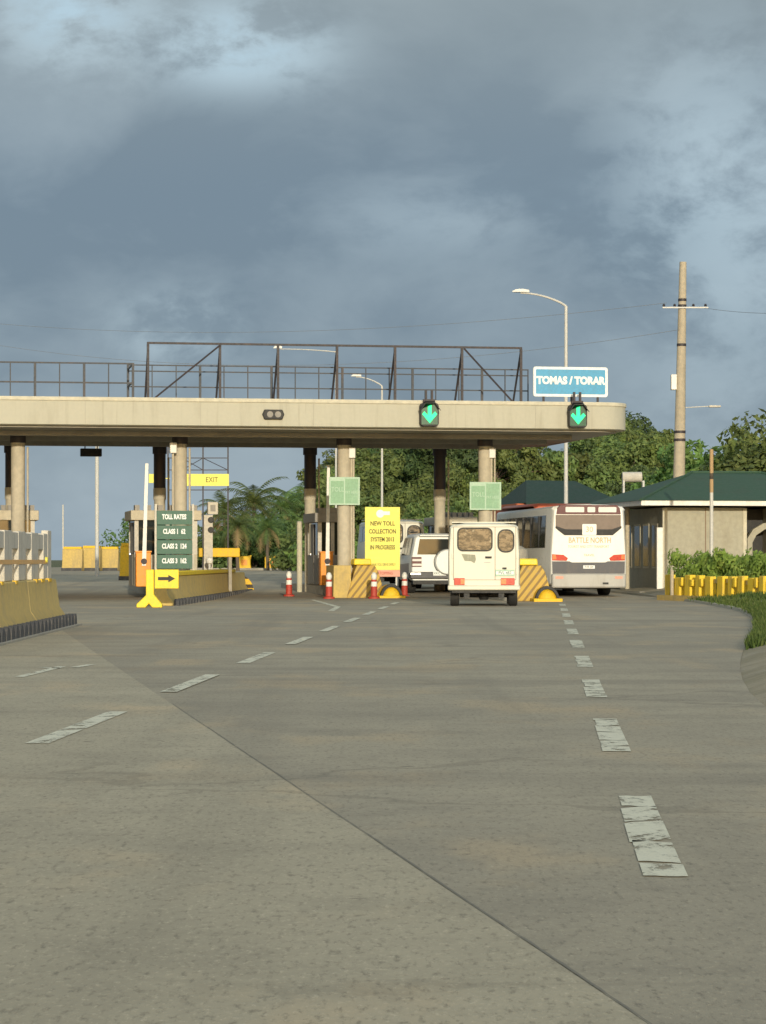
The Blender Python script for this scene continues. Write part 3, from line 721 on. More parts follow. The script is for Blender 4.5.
# arrow stand
A = ground_at(150, 607.5)
t = thing('arrow_stand', 'bright yellow stand with splayed feet and a black arrow panel', 'sign', A, 0)
mb = MB(); mb.slab_xz([(-.09, 0.30), (-.32, 0.08), (-.32, 0), (-.10, 0), (-.02, .10), (.06, 0), (.30, 0), (.30, .08), (.10, 0.32), (.10, .92), (-.09, .92)], -.10, .10)
mb.build('splayed_foot', M['bright_yellow'], t, bevel=0.015)
mb = MB(); mb.box(.12, .70, -.08, -.03, .46, .92); mb.build('panel', M['bright_yellow'], t, bevel=0.01)
mb = MB(); mb.slab_xz([(.20, .66), (.45, .66), (.45, .61), (.62, .70), (.45, .79), (.45, .74), (.20, .74)], -.086, -.081); mb.build('arrow', M['black'], t)

# ------------------------------------------------------------------ toll booths
def booth(a, b, label, body='booth', w2=0.66, ln=2.4, h=2.55):
    t = thing('toll_booth', label, 'toll booth', plaza(a, b, KT), TH, 'toll booths under the canopy')
    h -= KT - .1
    mb = MB(); mb.box(-w2, w2, 0, ln, 0, .95); mb.build('lower_wall', M[body], t, bevel=0.01)
    mb = MB()
    for x in (-w2 + .06, 0.05, w2 - .06): 
        for y in (.06, ln - .06): mb.box(x - .06, x + .06, y - .06, y + .06, .952, h - .3)
    mb.each('corner_post', M['pale_concrete'], t)
    mb = MB(); mb.box(-w2 + .02, w2 - .02, .02, .03, .953, h - .302); mb.box(-w2 + .02, -w2 + .03, .13, ln - .13, .953, h - .302); mb.box(w2 - .03, w2 - .02, .13, ln - .13, .953, h - .302); mb.each('window', M['glass'], t)
    mb = MB(); mb.box(-w2 - .12, w2 + .12, -.15, ln + .15, h - .298, h); r = mb.build('roof', M[body], t, bevel=0.02)
    mb = MB()
    for k in range(6):
        x = -w2 + .08 + k * (2 * w2 - .16) / 5; mb.box(x - .07, x + .07, -.05, .5, h + .002, h + .16)
    mb.each('roof_vent', M['booth_grey'], r)
    mb = MB(); mb.box(-w2 - .012, -w2 - .002, .9, 1.6, .02, h - .35); dd = mb.build('door', M['booth_grey'], t)
    mb = MB(); mb.box(-w2 - .05, -w2 - .014, 1.45, 1.53, .95, 1.0); mb.build('handle', M['chrome'], dd)
    return t
booth(plaza_a(166, 3.9), 3.9, 'cream toll booth with dark windows behind the green rate board', 'booth', .95)
booth(plaza_a(331, 7.2), 7.2, 'grey toll booth beside the middle orange gate cabinet', 'booth_grey', .42)
booth(plaza_a(457, 14.2), 14.2, 'cream and brown toll booth behind the roof of the cream van', 'booth', .58)
booth(plaza_a(14, 4.6), 4.6, 'cream toll booth at the left edge behind the slotted wall', 'booth', .62)

# barrier gates
def gate(px, b_, label, tall, lean=0.0, s=1.0):
    p = plaza(plaza_a(px, b_), b_, KT)
    t = thing('barrier_gate', label, 'barrier gate', p, TH, 'raised barrier gates')
    mb = MB(); mb.box(-.22 * s, .22 * s, -.2, .2, .0, 1.02); mb.build('cabinet', M['orange'], t, bevel=0.02)
    mb = MB(); mb.box(-.24 * s, .24 * s, -.22, .22, 1.022, 1.06); mb.build('cabinet_lid', M['orange'], t)
    mb = MB(); mb.loft([[(x - .05, -.25, .62), (x + .07, -.25, .62), (x + .07, -.21, .62), (x - .05, -.21, .62)] for x in (0.0,)] + [[(lean - .04, -.25, tall), (lean + .05, -.25, tall), (lean + .05, -.21, tall), (lean - .04, -.21, tall)]])
    mb.build('boom', M['white'], t)
    mb = MB(); mb.cyl((.01, -.27, .75), (.01, -.2, .75), .09, n=12); mb.build('pivot', M['dark_steel'], t)
    return t
gate(143, 2.6, 'orange gate cabinet with raised white boom left of the green rate board', 3.65, .09, 1.0)
gate(326, 5.8, 'orange gate cabinet with raised white boom beside the grey booth', 3.75, .04, .9)

# green rate board
p = plaza(plaza_a(173.5, -0.4), -0.4, 0.30)
t = thing('rate_board', 'dark green toll rate board with four white lines', 'sign', p, TH)
mb = MB()
for x in (-.50, .56): mb.box(x - .035, x + .035, .05, .11, 0, 2.45)
mb.each('post', M['pale_concrete'], t)
for k in range(4):
    z = 0.80 + .42 * k
    mb = MB(); mb.box(-.48, .54, 0, .045, z - .20, z + .20); pn = mb.build('panel', M['board_green'], t, bevel=0.006)
    text(['CLASS 3  162', 'CLASS 2  124', 'CLASS 1  62', 'TOLL RATES'][k], 'lettering', M['sign_white'], pn, .19, (.02, -.006, z + .02), sx=.66, bold=.008)

# faded green signs on the columns
def column_sign(px, ci, y0, y1, w2, label, dx):
    Y = plaza(col_a[ci], 2.7).y; z0, z1 = h_at(y1, Y), h_at(y0, Y)
    pp = plaza(plaza_a(px, 2.7), 2.7, 0)
    t = thing('column_sign', label, 'sign', Vector((pp.x, pp.y, z0)), TH, 'faded green lane signs on the columns')
    h = z1 - z0
    mb = MB(); mb.box(-w2, w2, 0, .04, 0, h); mb.build('board', M['pale_green_2'], t, bevel=.005)
    mb = MB(); mb.box(-w2 + .05, -.02, -.006, -.001, .05, h - .12); mb.box(.02, w2 - .05, -.006, -.001, .05, h - .05); mb.each('board_face', M['pale_green'], t)
    text('TOLL', 'lettering', M['pale_green_2'], t, .2, (-w2 * .45, -.0085, h * .55), sx=.8)
    text('PAY HERE', 'lettering', M['pale_green_2'], t, .13, (w2 * .45, -.0085, h * .45), sx=.7)
    mb = MB(); mb.box(-.1, .1, .041, .08, h * .3, h * .7); mb.each('bracket', M['dark_steel'], t)
column_sign(344.5, 1, 477, 505, .47, 'faded pale green board on the column above the striped middle island', 0)
column_sign(485.5, 0, 482, 510, .49, 'faded pale green board on the column above the cream van', 0)

# small lamp boxes beside the columns
def lamp_box(px, py, b, label):
    a = plaza_a(px, b); Y = plaza(a, b).y; z = h_at(py, Y); p = plaza(a, b, 0.19)
    t = thing('lane_camera', label, 'camera', p, TH, 'white camera boxes on thin poles beside the columns')
    z -= .19
    mb = MB(); mb.cyl((0, 0, 0), (0, 0, z - .16), .035, n=8); mb.build('pole', M['column'], t)
    mb = MB(); mb.box(-.10, .10, -.15, .15, z - .158, z + .16); mb.build('camera_box', M['white'], t, bevel=.02)
lamp_box(173, 448, 2.6, 'white camera box on a thin pole beside the rate board column')
lamp_box(351.5, 453, 2.9, 'white camera box on a thin pole beside the middle column')
lamp_box(491.5, 453, 2.9, 'white camera box on a thin pole beside the column above the van')

# yellow notice board
Y = 78.2; p = at(382.5, Y, 0)
t = thing('notice_board', 'tall bright yellow notice board with dark lettering before the middle island', 'sign', p, R(1))
z1, z0 = h_at(507, Y), h_at(570, Y); w2 = 17.5 * Y / F
mb = MB(); mb.box(-w2, w2, 0, .05, z0, z1); mb.build('board', M['sign_yellow'], t, bevel=.006)
mb = MB(); mb.box(-w2, w2, 0, .05, z0 - .20, z0 - .004); mb.build('red_band', M['pale_red'], t)
mb = MB(); mb.box(-.42, .42, -.004, -.001, 0, .01)
for i, (s, dz, sz, sx) in enumerate((('NEW TOLL', .42, .18, .82), ('COLLECTION', .66, .18, .74), ('SYSTEM 2013', .90, .18, .70), ('IN PROGRESS', 1.14, .18, .70))):
    text(s, 'lettering', M['ink'], t, sz, (0, -.006, z1 - dz - .08), sx=sx, bold=.004)
text('THANK YOU DRIVE SAFELY', 'lettering', M['ink'], t, .11, (0, -.006, z0 + .16), sx=.58)
mb = MB(); mb.cyl((-.07, -.008, z1 - .2), (-.07, -.001, z1 - .2), .12, n=16); mb.box(-.02, .22, -.007, -.001, z1 - .24, z1 - .13); mb.build('emblem', M['sign_white'], t)
text('NO STOPPING', 'lettering', M['red'], t, .12, (0, -.006, z0 - .10), sx=.8)
mb = MB()
for x in (-.42, .42): mb.box(x - .025, x + .025, .052, .10, 0, z1 - .1)
mb.each('leg', M['galv'], t)

# delineators
def make_bollard(label, p, s=1.0):
    t = thing('traffic_bollard', label, 'bollard', p, 0, 'red and white traffic bollards')
    mb = MB(); mb.lathe([(.17, 0), (.17, .05), (.10, .07), (.095, .36)]); mb.build('base', M['red'], t)
    mb = MB(); mb.lathe([(.092, .361), (.088, .50)]); mb.build('white_band', M['white'], t)
    mb = MB(); mb.lathe([(.086, .501), (.084, .56)]); mb.build('red_band', M['red'], t)
    mb = MB(); mb.lathe([(.06, .561), (.085, .62), (.09, .68), (.05, .76), (.01, .78)]); mb.build('cap', M['white'], t)
    return t
b0 = make_bollard('red and white bollard standing alone left of the slim cream guard post', at(289, 80))
dup(b0, 'red and white bollard before the tan block left of the middle striped nose', at(329, 76.5))
dup(b0, 'red and white bollard half hidden below the yellow notice board', at(374, 76.6))
dup(b0, 'red and white bollard between the notice board and the white and grey car', at(404.5, 80.5, 0))
for o in (b0,): pass

def post(px, Y, ztop, r, label, name='guard_post', m='cream', cap=True):
    t = thing(name, label, 'post', at(px, Y), 0)
    z0 = ground_z(Y)
    mb = MB(); mb.cyl((0, 0, 0), (0, 0, ztop - z0), r, n=14); mb.build('shaft', M[m], t)
    mb = MB(); mb.cyl((0, 0, ztop - z0 + .001), (0, 0, ztop - z0 + .03), r * 1.08, r * .6, n=14); mb.build('cap', M[m], t)
    return t
post(299.5, 86, h_at(522, 86), .09, 'slim cream guard post left of the grey toll booth', m='fascia_lip')
post(97, 112, 7.1, .085, 'tall plain white pole rising to the canopy at the left', 'white_pole', 'galv')
post(63, 190, h_at(505, 190), .06, 'thin distant grey pole near the left edge', 'thin_pole', 'galv')

# white signal post and yellow beam on the left island
Y = 81; p = at(208, Y, 0)
t = thing('signal_post', 'white post with dark lamp cut outs right of the rate board', 'signal post', p, TH)
mb = MB(); mb.box(-.14, .14, -.1, .1, .0, h_at(515, Y)); mb.build('shaft', M['pale_concrete'], t, bevel=.01)
mb = MB(); mb.box(-.02, .30, -.14, .12, h_at(514.5, Y), h_at(502, Y)); hd = mb.build('head', M['pale_concrete'], t, bevel=.02)
mb = MB()
for py in (520, 530): mb.cyl((.08, -.12, h_at(py, Y)), (.08, -.101, h_at(py, Y)), .10, n=12)
mb.each('lamp', M['black'], t)
mb = MB(); mb.box(.06, .22, -.147, -.141, h_at(511.5, Y), h_at(505, Y)); mb.each('lamp', M['booth_grey'], hd)
Y = 82; p = at(219, Y, 0)
t = thing('height_beam', 'thick yellow horizontal beam on short legs at the end of the left island', 'barrier', p, TH)
z0, z1 = h_at(557, Y), h_at(548, Y)
mb = MB(); mb.box(-.65, .65, -.12, .12, z0, z1); mb.build('beam', M['yellow'], t, bevel=.02)
mb = MB()
for x in (-.35, .35): mb.box(x - .05, x + .05, -.06, .06, 0, z0 - .002)
mb.each('leg', M['kerb'], t)
t = thing('globe_lamp', 'small white globe lamp below the yellow beam', 'lamp', at(209.5, 80, 0), 0)
mb = MB(); mb.cyl((0, 0, 0), (0, 0, h_at(563.5, 80)), .04, n=8); mb.build('stem', M['galv'], t)
mb = MB(); zc = h_at(560.5, 80); mb.lathe([(.03, -.115), (.09, -.08), (.12, 0), (.09, .08), (.02, .12)], (0, 0, zc)); mb.build('globe', M['white'], t)

# ------------------------------------------------------------------ vehicles
def wheel(parent, x, y, r, wd, name='wheel', rimm='galv'):
    s = 1 if x > 0 else -1
    mb = MB()
    prof = [(r * .62, -wd / 2), (r * .93, -wd / 2), (r, -wd * .35), (r, wd * .35), (r * .93, wd / 2), (r * .62, wd / 2)]
    n = 24
    loops = [[(x + t, y + rr * math.cos(2 * math.pi * k / n), r + rr * math.sin(2 * math.pi * k / n)) for k in range(n)] for rr, t in prof]
    mb.loft(loops); o = mb.build(name, M['tyre'], parent)
    mb = MB(); mb.cyl((x + s * (wd / 2 - .03), y, r), (x + s * (wd / 2 + .004), y, r), r * .60, r * .5, n=18); mb.build('rim', M[rimm], o)
    return o
def body_loft(stations, bottom):
    """stations: (y, half width at sill, half width at belt, belt z, half width at roof, roof z, crown)"""
    loops = []
    for y, ws, wb, zb, wr, zr, cr in stations:
        half = [(ws * .96, bottom), (ws, bottom + .06), (wb, zb), (wr, zr - .07), (wr - .06, zr - .015), (wr * .55, zr + cr * .75), (0, zr + cr)]
        pts = [(x, y, z) for x, z in half] + [(-x, y, z) for x, z in reversed(half[:-1])]
        loops.append(pts)
    return loops

def make_van():
    t = thing('utility_van', 'boxy cream white utility van seen from behind entering the toll lane', 'van')
    st = [(0.0, .86, .865, 1.3, .82, 2.00, .03), (0.07, .89, .89, 1.3, .85, 2.04, .035), (2.7, .89, .89, 1.3, .85, 2.04, .035), (3.0, .88, .88, 1.25, .82, 2.0, .03),
          (3.45, .86, .86, 1.15, .80, 1.45, .02), (3.8, .84, .84, 1.0, .78, 1.1, .02), (4.0, .80, .80, .9, .72, 0.98, .01)]
    mb = MB(); mb.loft(body_loft(st, .44)); bd = mb.build('body', M['van_white'], t, bevel=.012)
    bw = M['van_white']
    # rear windows: rubber seal, pane
    for (x0, x1, z0, z1, r) in ((-.63, .18, 1.40, 1.92, .10), (.37, .72, 1.37, 1.88, .14)):
        fr_ = ring_xz(rrect(x0 - .035, x1 + .035, z0 - .035, z1 + .035, r + .035), rrect(x0, x1, z0, z1, r), -.022, .004).build('window_seal', M['black'], t)
        mb = MB(); mb.slab_xz(rrect(x0, x1, z0, z1, r), -.012, -.004); mb.build('pane', M['van_glass'], fr_)
    # door seams
    mb = MB()
    for x in (-.76, .275, .79): mb.box(x - .006, x + .006, -.004, .002, .66, 1.97)
    mb.box(-.76, .79, -.004, .002, .652, .662); mb.box(-.76, .79, -.004, .002, 1.966, 1.976)
    mb.build('door_seam', M['booth_brown'], t)
    mb = MB()
    for z in (.85, 1.25, 1.75): mb.box(-.80, -.765, -.03, .0, z - .06, z + .06); mb.box(.795, .83, -.03, 0, z - .06, z + .06)
    mb.each('hinge', M['van_white'], t)
    mb = MB(); mb.box(.03, .19, -.035, -.003, 1.19, 1.24); mb.build('door_handle', M['black'], t, bevel=.008)
    mb = MB(); mb.slab_xz([(-.56, 1.30), (-.22, 1.28), (-.20, 1.16), (-.24, 1.07), (-.32, 1.12), (-.48, 1.13)], -.006, -.003); mb.build('faded_sticker', M['sticker'], t)
    mb = MB(); mb.box(0.0, .16, -.006, -.003, 1.08, 1.10); mb.build('emblem', M['bus_silver'], t)
    mb = MB(); mb.box(.28, .76, -.022, -.004, .75, .91); pl = mb.build('number_plate', M['pale_green_2'], t, bevel=.004)
    mb = MB(); mb.box(.30, .74, -.026, -.0225, .79, .87); mb.build('plate_face', M['sign_white'], pl)
    text('PVL 482', 'lettering', M['board_green'], pl, .095, (.52, -.029, .83))
    mb = MB(); mb.box(.46, .56, -.05, -.004, .925, .965); mb.build('plate_lamp', M['black'], t)
    for s, (x0, x1) in ((-1, (-.74, -.48)), (1, (.42, .76))):
        mb = MB(); mb.box(x0, x1, -.04, -.003, .53, .70); l = mb.build('tail_light', M['red_lens'], t, bevel=.01)
        xm = x0 + (x1 - x0) * (.38 if s > 0 else .62)
        mb = MB(); mb.box(min(xm, x0 if s > 0 else x1), max(xm, x0 if s > 0 else x1), -.046, -.041, .55, .68); mb.build('orange_lens', M['orange_lens'], l)
    mb = MB(); mb.box(-.9, .9, -.07, .10, .40, .52); mb.build('bumper', M['van_white'], t, bevel=.03)
    mb = MB(); mb.box(-.80, .80, .02, 3.9, .33, .436); mb.build('chassis', M['black'], t)
    mb = MB(); mb.cyl((-.6, .75, .27), (.6, .75, .27), .06, n=10); mb.lathe([(.1, -.12), (.16, 0), (.1, .12)], (0, .75, .27)); mb.build('axle', M['black'], t)
    mb = MB(); mb.box(-.50, -.36, -.02, .0, .2, .32); mb.box(.36, .50, -.02, .0, .2, .32); mb.each('mud_flap', M['black'], t)
    for y in (.75, 3.1):
        for x in (-.73, .73): wheel(t, x, y, .325, .22)
    # side windows
    for s in (-1, 1):
        for (y0, y1) in ((.35, 1.25), (1.4, 2.2)):
            mb = MB(); mb.loft([[(s * .880, y0, 1.42), (s * .880, y1, 1.42), (s * .856, y1, 1.88), (s * .856, y0, 1.88)], [(s * .892, y0, 1.42), (s * .892, y1, 1.42), (s * .868, y1, 1.88), (s * .868, y0, 1.88)]]); mb.build('side_window', M['glass'], t)
    mb = MB(); mb.loft([[(-.72, 3.07, 1.97), (.72, 3.07, 1.97), (.74, 3.42, 1.5), (-.74, 3.42, 1.5)], [(-.72, 3.10, 1.98), (.72, 3.10, 1.98), (.74, 3.46, 1.5), (-.74, 3.46, 1.5)]]); mb.build('windscreen', M['glass'], t)
    mb = MB(); mb.box(-.80, .80, .2, 2.6, 2.078, 2.10); mb.build('roof_rib', M['van_white'], t)
    return t
van = make_van()
p = ground_at(484, 606.3); van.location = p; van.rotation_euler = (0, 0, heading(462))
v2 = dup(van, 'white cab with a dark window ahead of the white and grey car', at(396, 90.6), heading(120), 1.16)

def make_suv():
    t = thing('sport_utility_car', 'white and grey off road car with a covered spare wheel on its tailgate', 'car')
    st = [(0.0, .82, .83, 1.15, .70, 1.86, .03), (0.10, .87, .88, 1.15, .73, 1.91, .035), (2.2, .88, .885, 1.12, .74, 1.93, .035), (2.7, .88, .885, 1.12, .72, 1.88, .03),
          (3.35, .88, .885, 1.08, .70, 1.22, .02), (4.2, .86, .86, 1.0, .68, 1.1, .02), (4.45, .80, .80, .9, .6, .98, .01)]
    mb = MB(); mb.loft(body_loft(st, .42)); mb.build('body', M['suv_white'], t, bevel=.015)
    # rear window
    mb = MB(); mb.loft([[(-.66, -.006, 1.26), (.66, -.006, 1.26), (.58, .0, 1.76), (-.58, .0, 1.76)], [(-.66, .012, 1.26), (.66, .012, 1.26), (.58, .012, 1.76), (-.58, .012, 1.76)]]); g = mb.build('rear_window', M['glass'], t)
    mb = MB(); mb.box(-.6, .6, -.14, .05, 1.84, 1.90); mb.build('rear_spoiler', M['suv_white'], t, bevel=.02)
    mb = MB(); mb.tube([(.1, -.02, 1.3), (.32, -.02, 1.34)], .012, 5); mb.build('wiper', M['black'], g)
    for s in (-1, 1):
        mb = MB(); mb.box(min(s * .52, s * .84), max(s * .52, s * .84), -.03, .06, .86, 1.18); l = mb.build('tail_light', M['maroon'], t, bevel=.01)
        mb = MB()
        for z in (.93, 1.08): mb.box(min(s * .5, s * .82), max(s * .5, s * .82), -.036, -.031, z - .035, z + .035)
        mb.each('lens', M['clear_lens'], l)
    mb = MB(); mb.cyl((.30, -.30, 1.02), (.30, -.06, 1.02), .40, .42, n=32); sp = mb.build('spare_cover', M['suv_white'], t, bevel=.03)
    mb = MB(); mb.cyl((.30, -.066, 1.02), (.30, -.02, 1.02), .425, n=32); mb.build('spare_rim', M['black'], sp)
    mb = MB(); mb.box(-.90, .90, -.12, .12, .48, .70); mb.build('bumper', M['bus_grey'], t, bevel=.03)
    mb = MB(); mb.box(-.90, -.55, -.13, -.08, .60, .68); mb.box(.55, .9, -.13, -.08, .6, .68); mb.each('bumper_guard', M['chrome'], t, bevel=.01)
    mb = MB(); mb.box(-.16, .26, -.145, -.122, .58, .72); pl = mb.build('number_plate', M['sign_white'], t)
    text('XKC 715', 'lettering', M['board_green'], pl, .1, (.05, -.149, .65))
    mb = MB(); mb.box(-.8, .8, -.05, 4.3, .30, .416); mb.build('chassis', M['black'], t)
    for s in (-1, 1):
        mb = MB(); x0, x1 = s * .885, s * .897
        mb.loft([[(x0 - s * .004, .25, .5), (x0, 4.1, .5), (x0, 4.1, .92), (x0, .25, .98)], [(x1, .25, .5), (x1, 4.1, .5), (x1, 4.1, .92), (x1, .25, .98)]]); mb.build('side_panel', M['suv_grey'], t)
        for y0, y1, u0, u1 in ((.28, 1.05, .40, 1.05), (1.15, 1.85, 1.15, 1.85), (1.95, 2.85, 1.95, 2.55)):
            zt, zb = 1.80, 1.24
            def sx(z): return .885 + (.74 - .885) * (z - 1.12) / (1.86 - 1.12)
            mb = MB(); mb.loft([[(s * (sx(zb) - .01), y0, zb), (s * (sx(zb) - .01), y1, zb), (s * (sx(zt) - .01), u1, zt), (s * (sx(zt) - .01), u0, zt)], [(s * (sx(zb) + .012), y0, zb), (s * (sx(zb) + .012), y1, zb), (s * (sx(zt) + .012), u1, zt), (s * (sx(zt) + .012), u0, zt)]]); mb.build('side_window', M['glass'], t)
        mb = MB(); mb.box(min(s * .90, s * 1.06), max(s * .90, s * 1.06), 2.75, 2.88, 1.14, 1.32); mb.build('wing_mirror', M['black'], t, bevel=.02)
        for y in (.85, 3.5): wheel(t, s * .76, y, .37, .25, rimm='chrome')
        mb = MB(); mb.tube([(s * .62, .3, 1.99), (s * .62, 2.1, 1.99)], .02, 6); mb.build('roof_rail', M['black'], t)
    mb = MB(); mb.loft([[(-.66, 2.78, 1.84), (.66, 2.78, 1.84), (.72, 3.3, 1.27), (-.72, 3.3, 1.27)], [(-.66, 2.81, 1.85), (.66, 2.81, 1.85), (.72, 3.34, 1.27), (-.72, 3.34, 1.27)]]); mb.build('windscreen', M['glass'], t)
    return t
suv = make_suv(); suv.location = at(437.5, 84.0); suv.rotation_euler = (0, 0, heading(100))

def make_bus():
    t = thing('coach_bus', 'white coach bus with red lights and brown rear window at the right toll lane', 'bus')
    W, H, LN = 1.19, 2.80, 10.6
    st = [(0.0, W - .05, W - .04, 1.2, W - .14, H - .10, .02), (0.12, W, W, 1.2, W - .06, H - .03, .06), (LN - .5, W, W, 1.2, W - .06, H - .03, .06), (LN, W - .1, W - .06, 1.2, W - .2, H - .2, .03)]
    mb = MB(); mb.loft(body_loft(st, .36)); mb.build('body', M['bus_white'], t, bevel=.02)
    # rear: top lamp strip, window, panels
    mb = MB(); mb.slab_xz([(-1.0, 2.52), (1.0, 2.52), (.97, 2.70), (.88, 2.80), (-.88, 2.80), (-.97, 2.70)], -.03, .06); b = mb.build('lamp_strip', M['maroon'], t, bevel=.01)
    for x0, x1 in ((-.72, -.14), (-.04, .20), (.30, .86)):
        mb = MB(); mb.slab_xz(rrect(x0, x1, 2.58, 2.74, .03), -.038, -.031); mb.build('top_lamp', M['clear_lens'], b)
    mb = MB(); mb.slab_xz([(-1.02, 2.50), (-1.02, 2.12), (-.74, 1.90), (.74, 1.90), (1.0, 2.12), (1.0, 2.50)], -.020, .03); g = mb.build('rear_window', M['bus_glass'], t)
    mb = MB(); mb.slab_xz([(-1.02, 2.16), (-1.03, 2.10), (-.75, 1.88), (.75, 1.88), (1.02, 2.10), (1.02, 2.16), (.72, 2.06), (-.72, 2.06)], -.026, -.021); mb.build('window_band', M['black'], g)
    mb = MB(); mb.slab_xz(rrect(-.20, .24, 1.88, 2.22, .03), -.036, -.027); nb = mb.build('notice_plate', M['bus_white'], t)
    text('30', 'lettering', M['faint_ink'], nb, .24, (.02, -.039, 2.05))
    text('BATTLE NORTH', 'lettering', M['faint_ink'], t, .235, (.04, -.004, 1.72), sx=.78, bold=.004)
    text('TOURIST AND CITY TRANSPORT', 'lettering', M['faint_ink'], t, .11, (.0, -.004, 1.53), sx=.78)
    text('TRAVEL', 'lettering', M['faint_ink'], t, .10, (.02, -.004, 1.27))
    for s in (-1, 1):
        pts = [(s * 1.13, 1.30), (s * .78, 1.28), (s * .64, 1.18), (s * .68, 1.10), (s * 1.13, 1.11)]
        mb = MB(); mb.slab_xz(pts, -.03, .02); l = mb.build('tail_light', M['red_lens'], t, bevel=.008)
        mb = MB(); mb.slab_xz([(s * 1.12, 1.285), (s * 1.02, 1.28), (s * 1.0, 1.15), (s * 1.12, 1.14)], -.036, -.031); mb.build('orange_lens', M['orange_lens'], l)
    mb = MB(); mb.slab_xz([(-1.13, 1.085), (-.60, 1.085), (-.52, 1.05), (.52, 1.05), (.60, 1.085), (1.13, 1.085), (1.12, .72), (-1.12, .72)], -.024, .02); mb.build('engine_panel', M['bus_grey'], t)
    mb = MB(); mb.box(-.17, .19, -.034, -.025, .86, .96); pl = mb.build('number_plate', M['sign_white'], t)
    text('TXR 309', 'lettering', M['ink'], pl, .07, (.01, -.037, .91))
    mb = MB(); mb.box(-1.15, 1.15, -.10, .20, .27, .716); bp = mb.build('bumper', M['bus_silver'], t, bevel=.05)
    mb = MB()
    for s in (-1, 1): mb.box(s * .92 - .12, s * .92 + .12, -.108, -.101, .55, .63)
    mb.each('reflector', M['pale_red'], bp)
    mb = MB(); mb.box(.42, .60, -.106, -.101, .38, .44); mb.build('exhaust', M['black'], bp)
    # underside and wheels
    mb = MB(); mb.box(-1.05, 1.05, .3, LN - .3, .24, .355); mb.build('chassis', M['black'], t)
    for s in (-1, 1):
        for y in (2.4, 8.2): wheel(t, s * .98, y, .46, .30)
        mb = MB(); n = 7
        mb.loft([[(s * (W - .02), .9, 1.50), (s * (W - .02), LN - .8, 1.50), (s * (W - .07), LN - .8, 2.50), (s * (W - .07), .9, 2.50)], [(s * (W + .012), .9, 1.50), (s * (W + .012), LN - .8, 1.50), (s * (W - .045), LN - .8, 2.50), (s * (W - .045), .9, 2.50)]])
        mb.build('side_window', M['glass'], t)
        mb = MB()
        for k in range(6):
            y = 1.9 + k * 1.4; mb.box(min(s * (W - .04), s * (W + .016)), max(s * (W - .04), s * (W + .016)), y - .05, y + .05, 1.5, 2.48)
        mb.each('window_pillar', M['black'], t)
        mb = MB(); loops = [[(s * (W + o), 2.4 + .62 * math.cos(R(q)), .40 + .62 * math.sin(R(q))) for q in range(0, 181, 15)] for o in (-.02, .014)]
        mb.loft(loops); mb.build('wheel_arch', M['bus_grey'], t)
        mb = MB(); mb.box(min(s * (W - .01), s * (W + .01)), max(s * (W - .01), s * (W + .01)), .4, LN - .5, .40, .62); mb.build('skirt', M['bus_silver'], t)
    mb = MB(); mb.loft([[(-1.02, y, 2.835 - d), (1.02, y, 2.835 - d), (.85, y, 2.93 - d), (-.85, y, 2.93 - d)] for y, d in ((3.6, .08), (3.9, .0), (10.0, -.04), (10.3, .06))]); mb.build('roof_pod', M['bus_red'], t, bevel=.03)
    mb = MB(); mb.loft([[(-.6, LN - .1, 2.45), (.6, LN - .1, 2.45), (.9, LN + .02, 1.3), (-.9, LN + .02, 1.3)], [(-.6, LN - .03, 2.45), (.6, LN - .03, 2.45), (.9, LN + .05, 1.3), (-.9, LN + .05, 1.3)]]); mb.build('windscreen', M['glass'], t)
    return t
bus = make_bus(); bus.location = at(588.5, 79.3); bus.rotation_euler = (0, 0, heading(60))

# ------------------------------------------------------------------ right side: gatehouse, parapet, hedge
GO = at(664, 85.5, 0.12)
t = thing('gatehouse', 'cream walled gatehouse with hipped green roof and white eaves', 'house', GO, TH)
GW, GL, GHh = 6.6, 6.0, h_at(506, 85.5) - .12
mb = MB(); mb.box(0, 2.75, 0, GL, 0, GHh - .05); mb.build('wall', M['wall'], t)
mb = MB(); mb.box(2.70, 2.82, -.03, .08, 0, GHh - .06); mb.box(-.05, .10, -.03, .08, 0, GHh - .06); mb.each('corner_trim', M['fascia_lip'], t)
mb = MB(); mb.box(1.40, 1.43, -.006, .01, 0, GHh - .06); mb.build('wall_joint', M['booth_brown'], t)
mb = MB(); mb.box(3.9, GW, .8, GL, 0, GHh - .05); mb.box(4.9, 5.0, -.1, .0, 0, GHh - .06); mb.build('wall', M['wall'], t)
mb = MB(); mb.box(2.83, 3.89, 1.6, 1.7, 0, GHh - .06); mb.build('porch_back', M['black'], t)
mb = MB(); mb.slab_xz([(2.95, 0), (2.95, 1.75), (3.15, 2.05), (3.5, 2.25), (3.9, 2.3), (3.9, 2.1), (3.55, 2.05), (3.25, 1.85), (3.12, 1.6), (3.12, 0)], .3, .5); mb.build('arch', M['wall'], t)
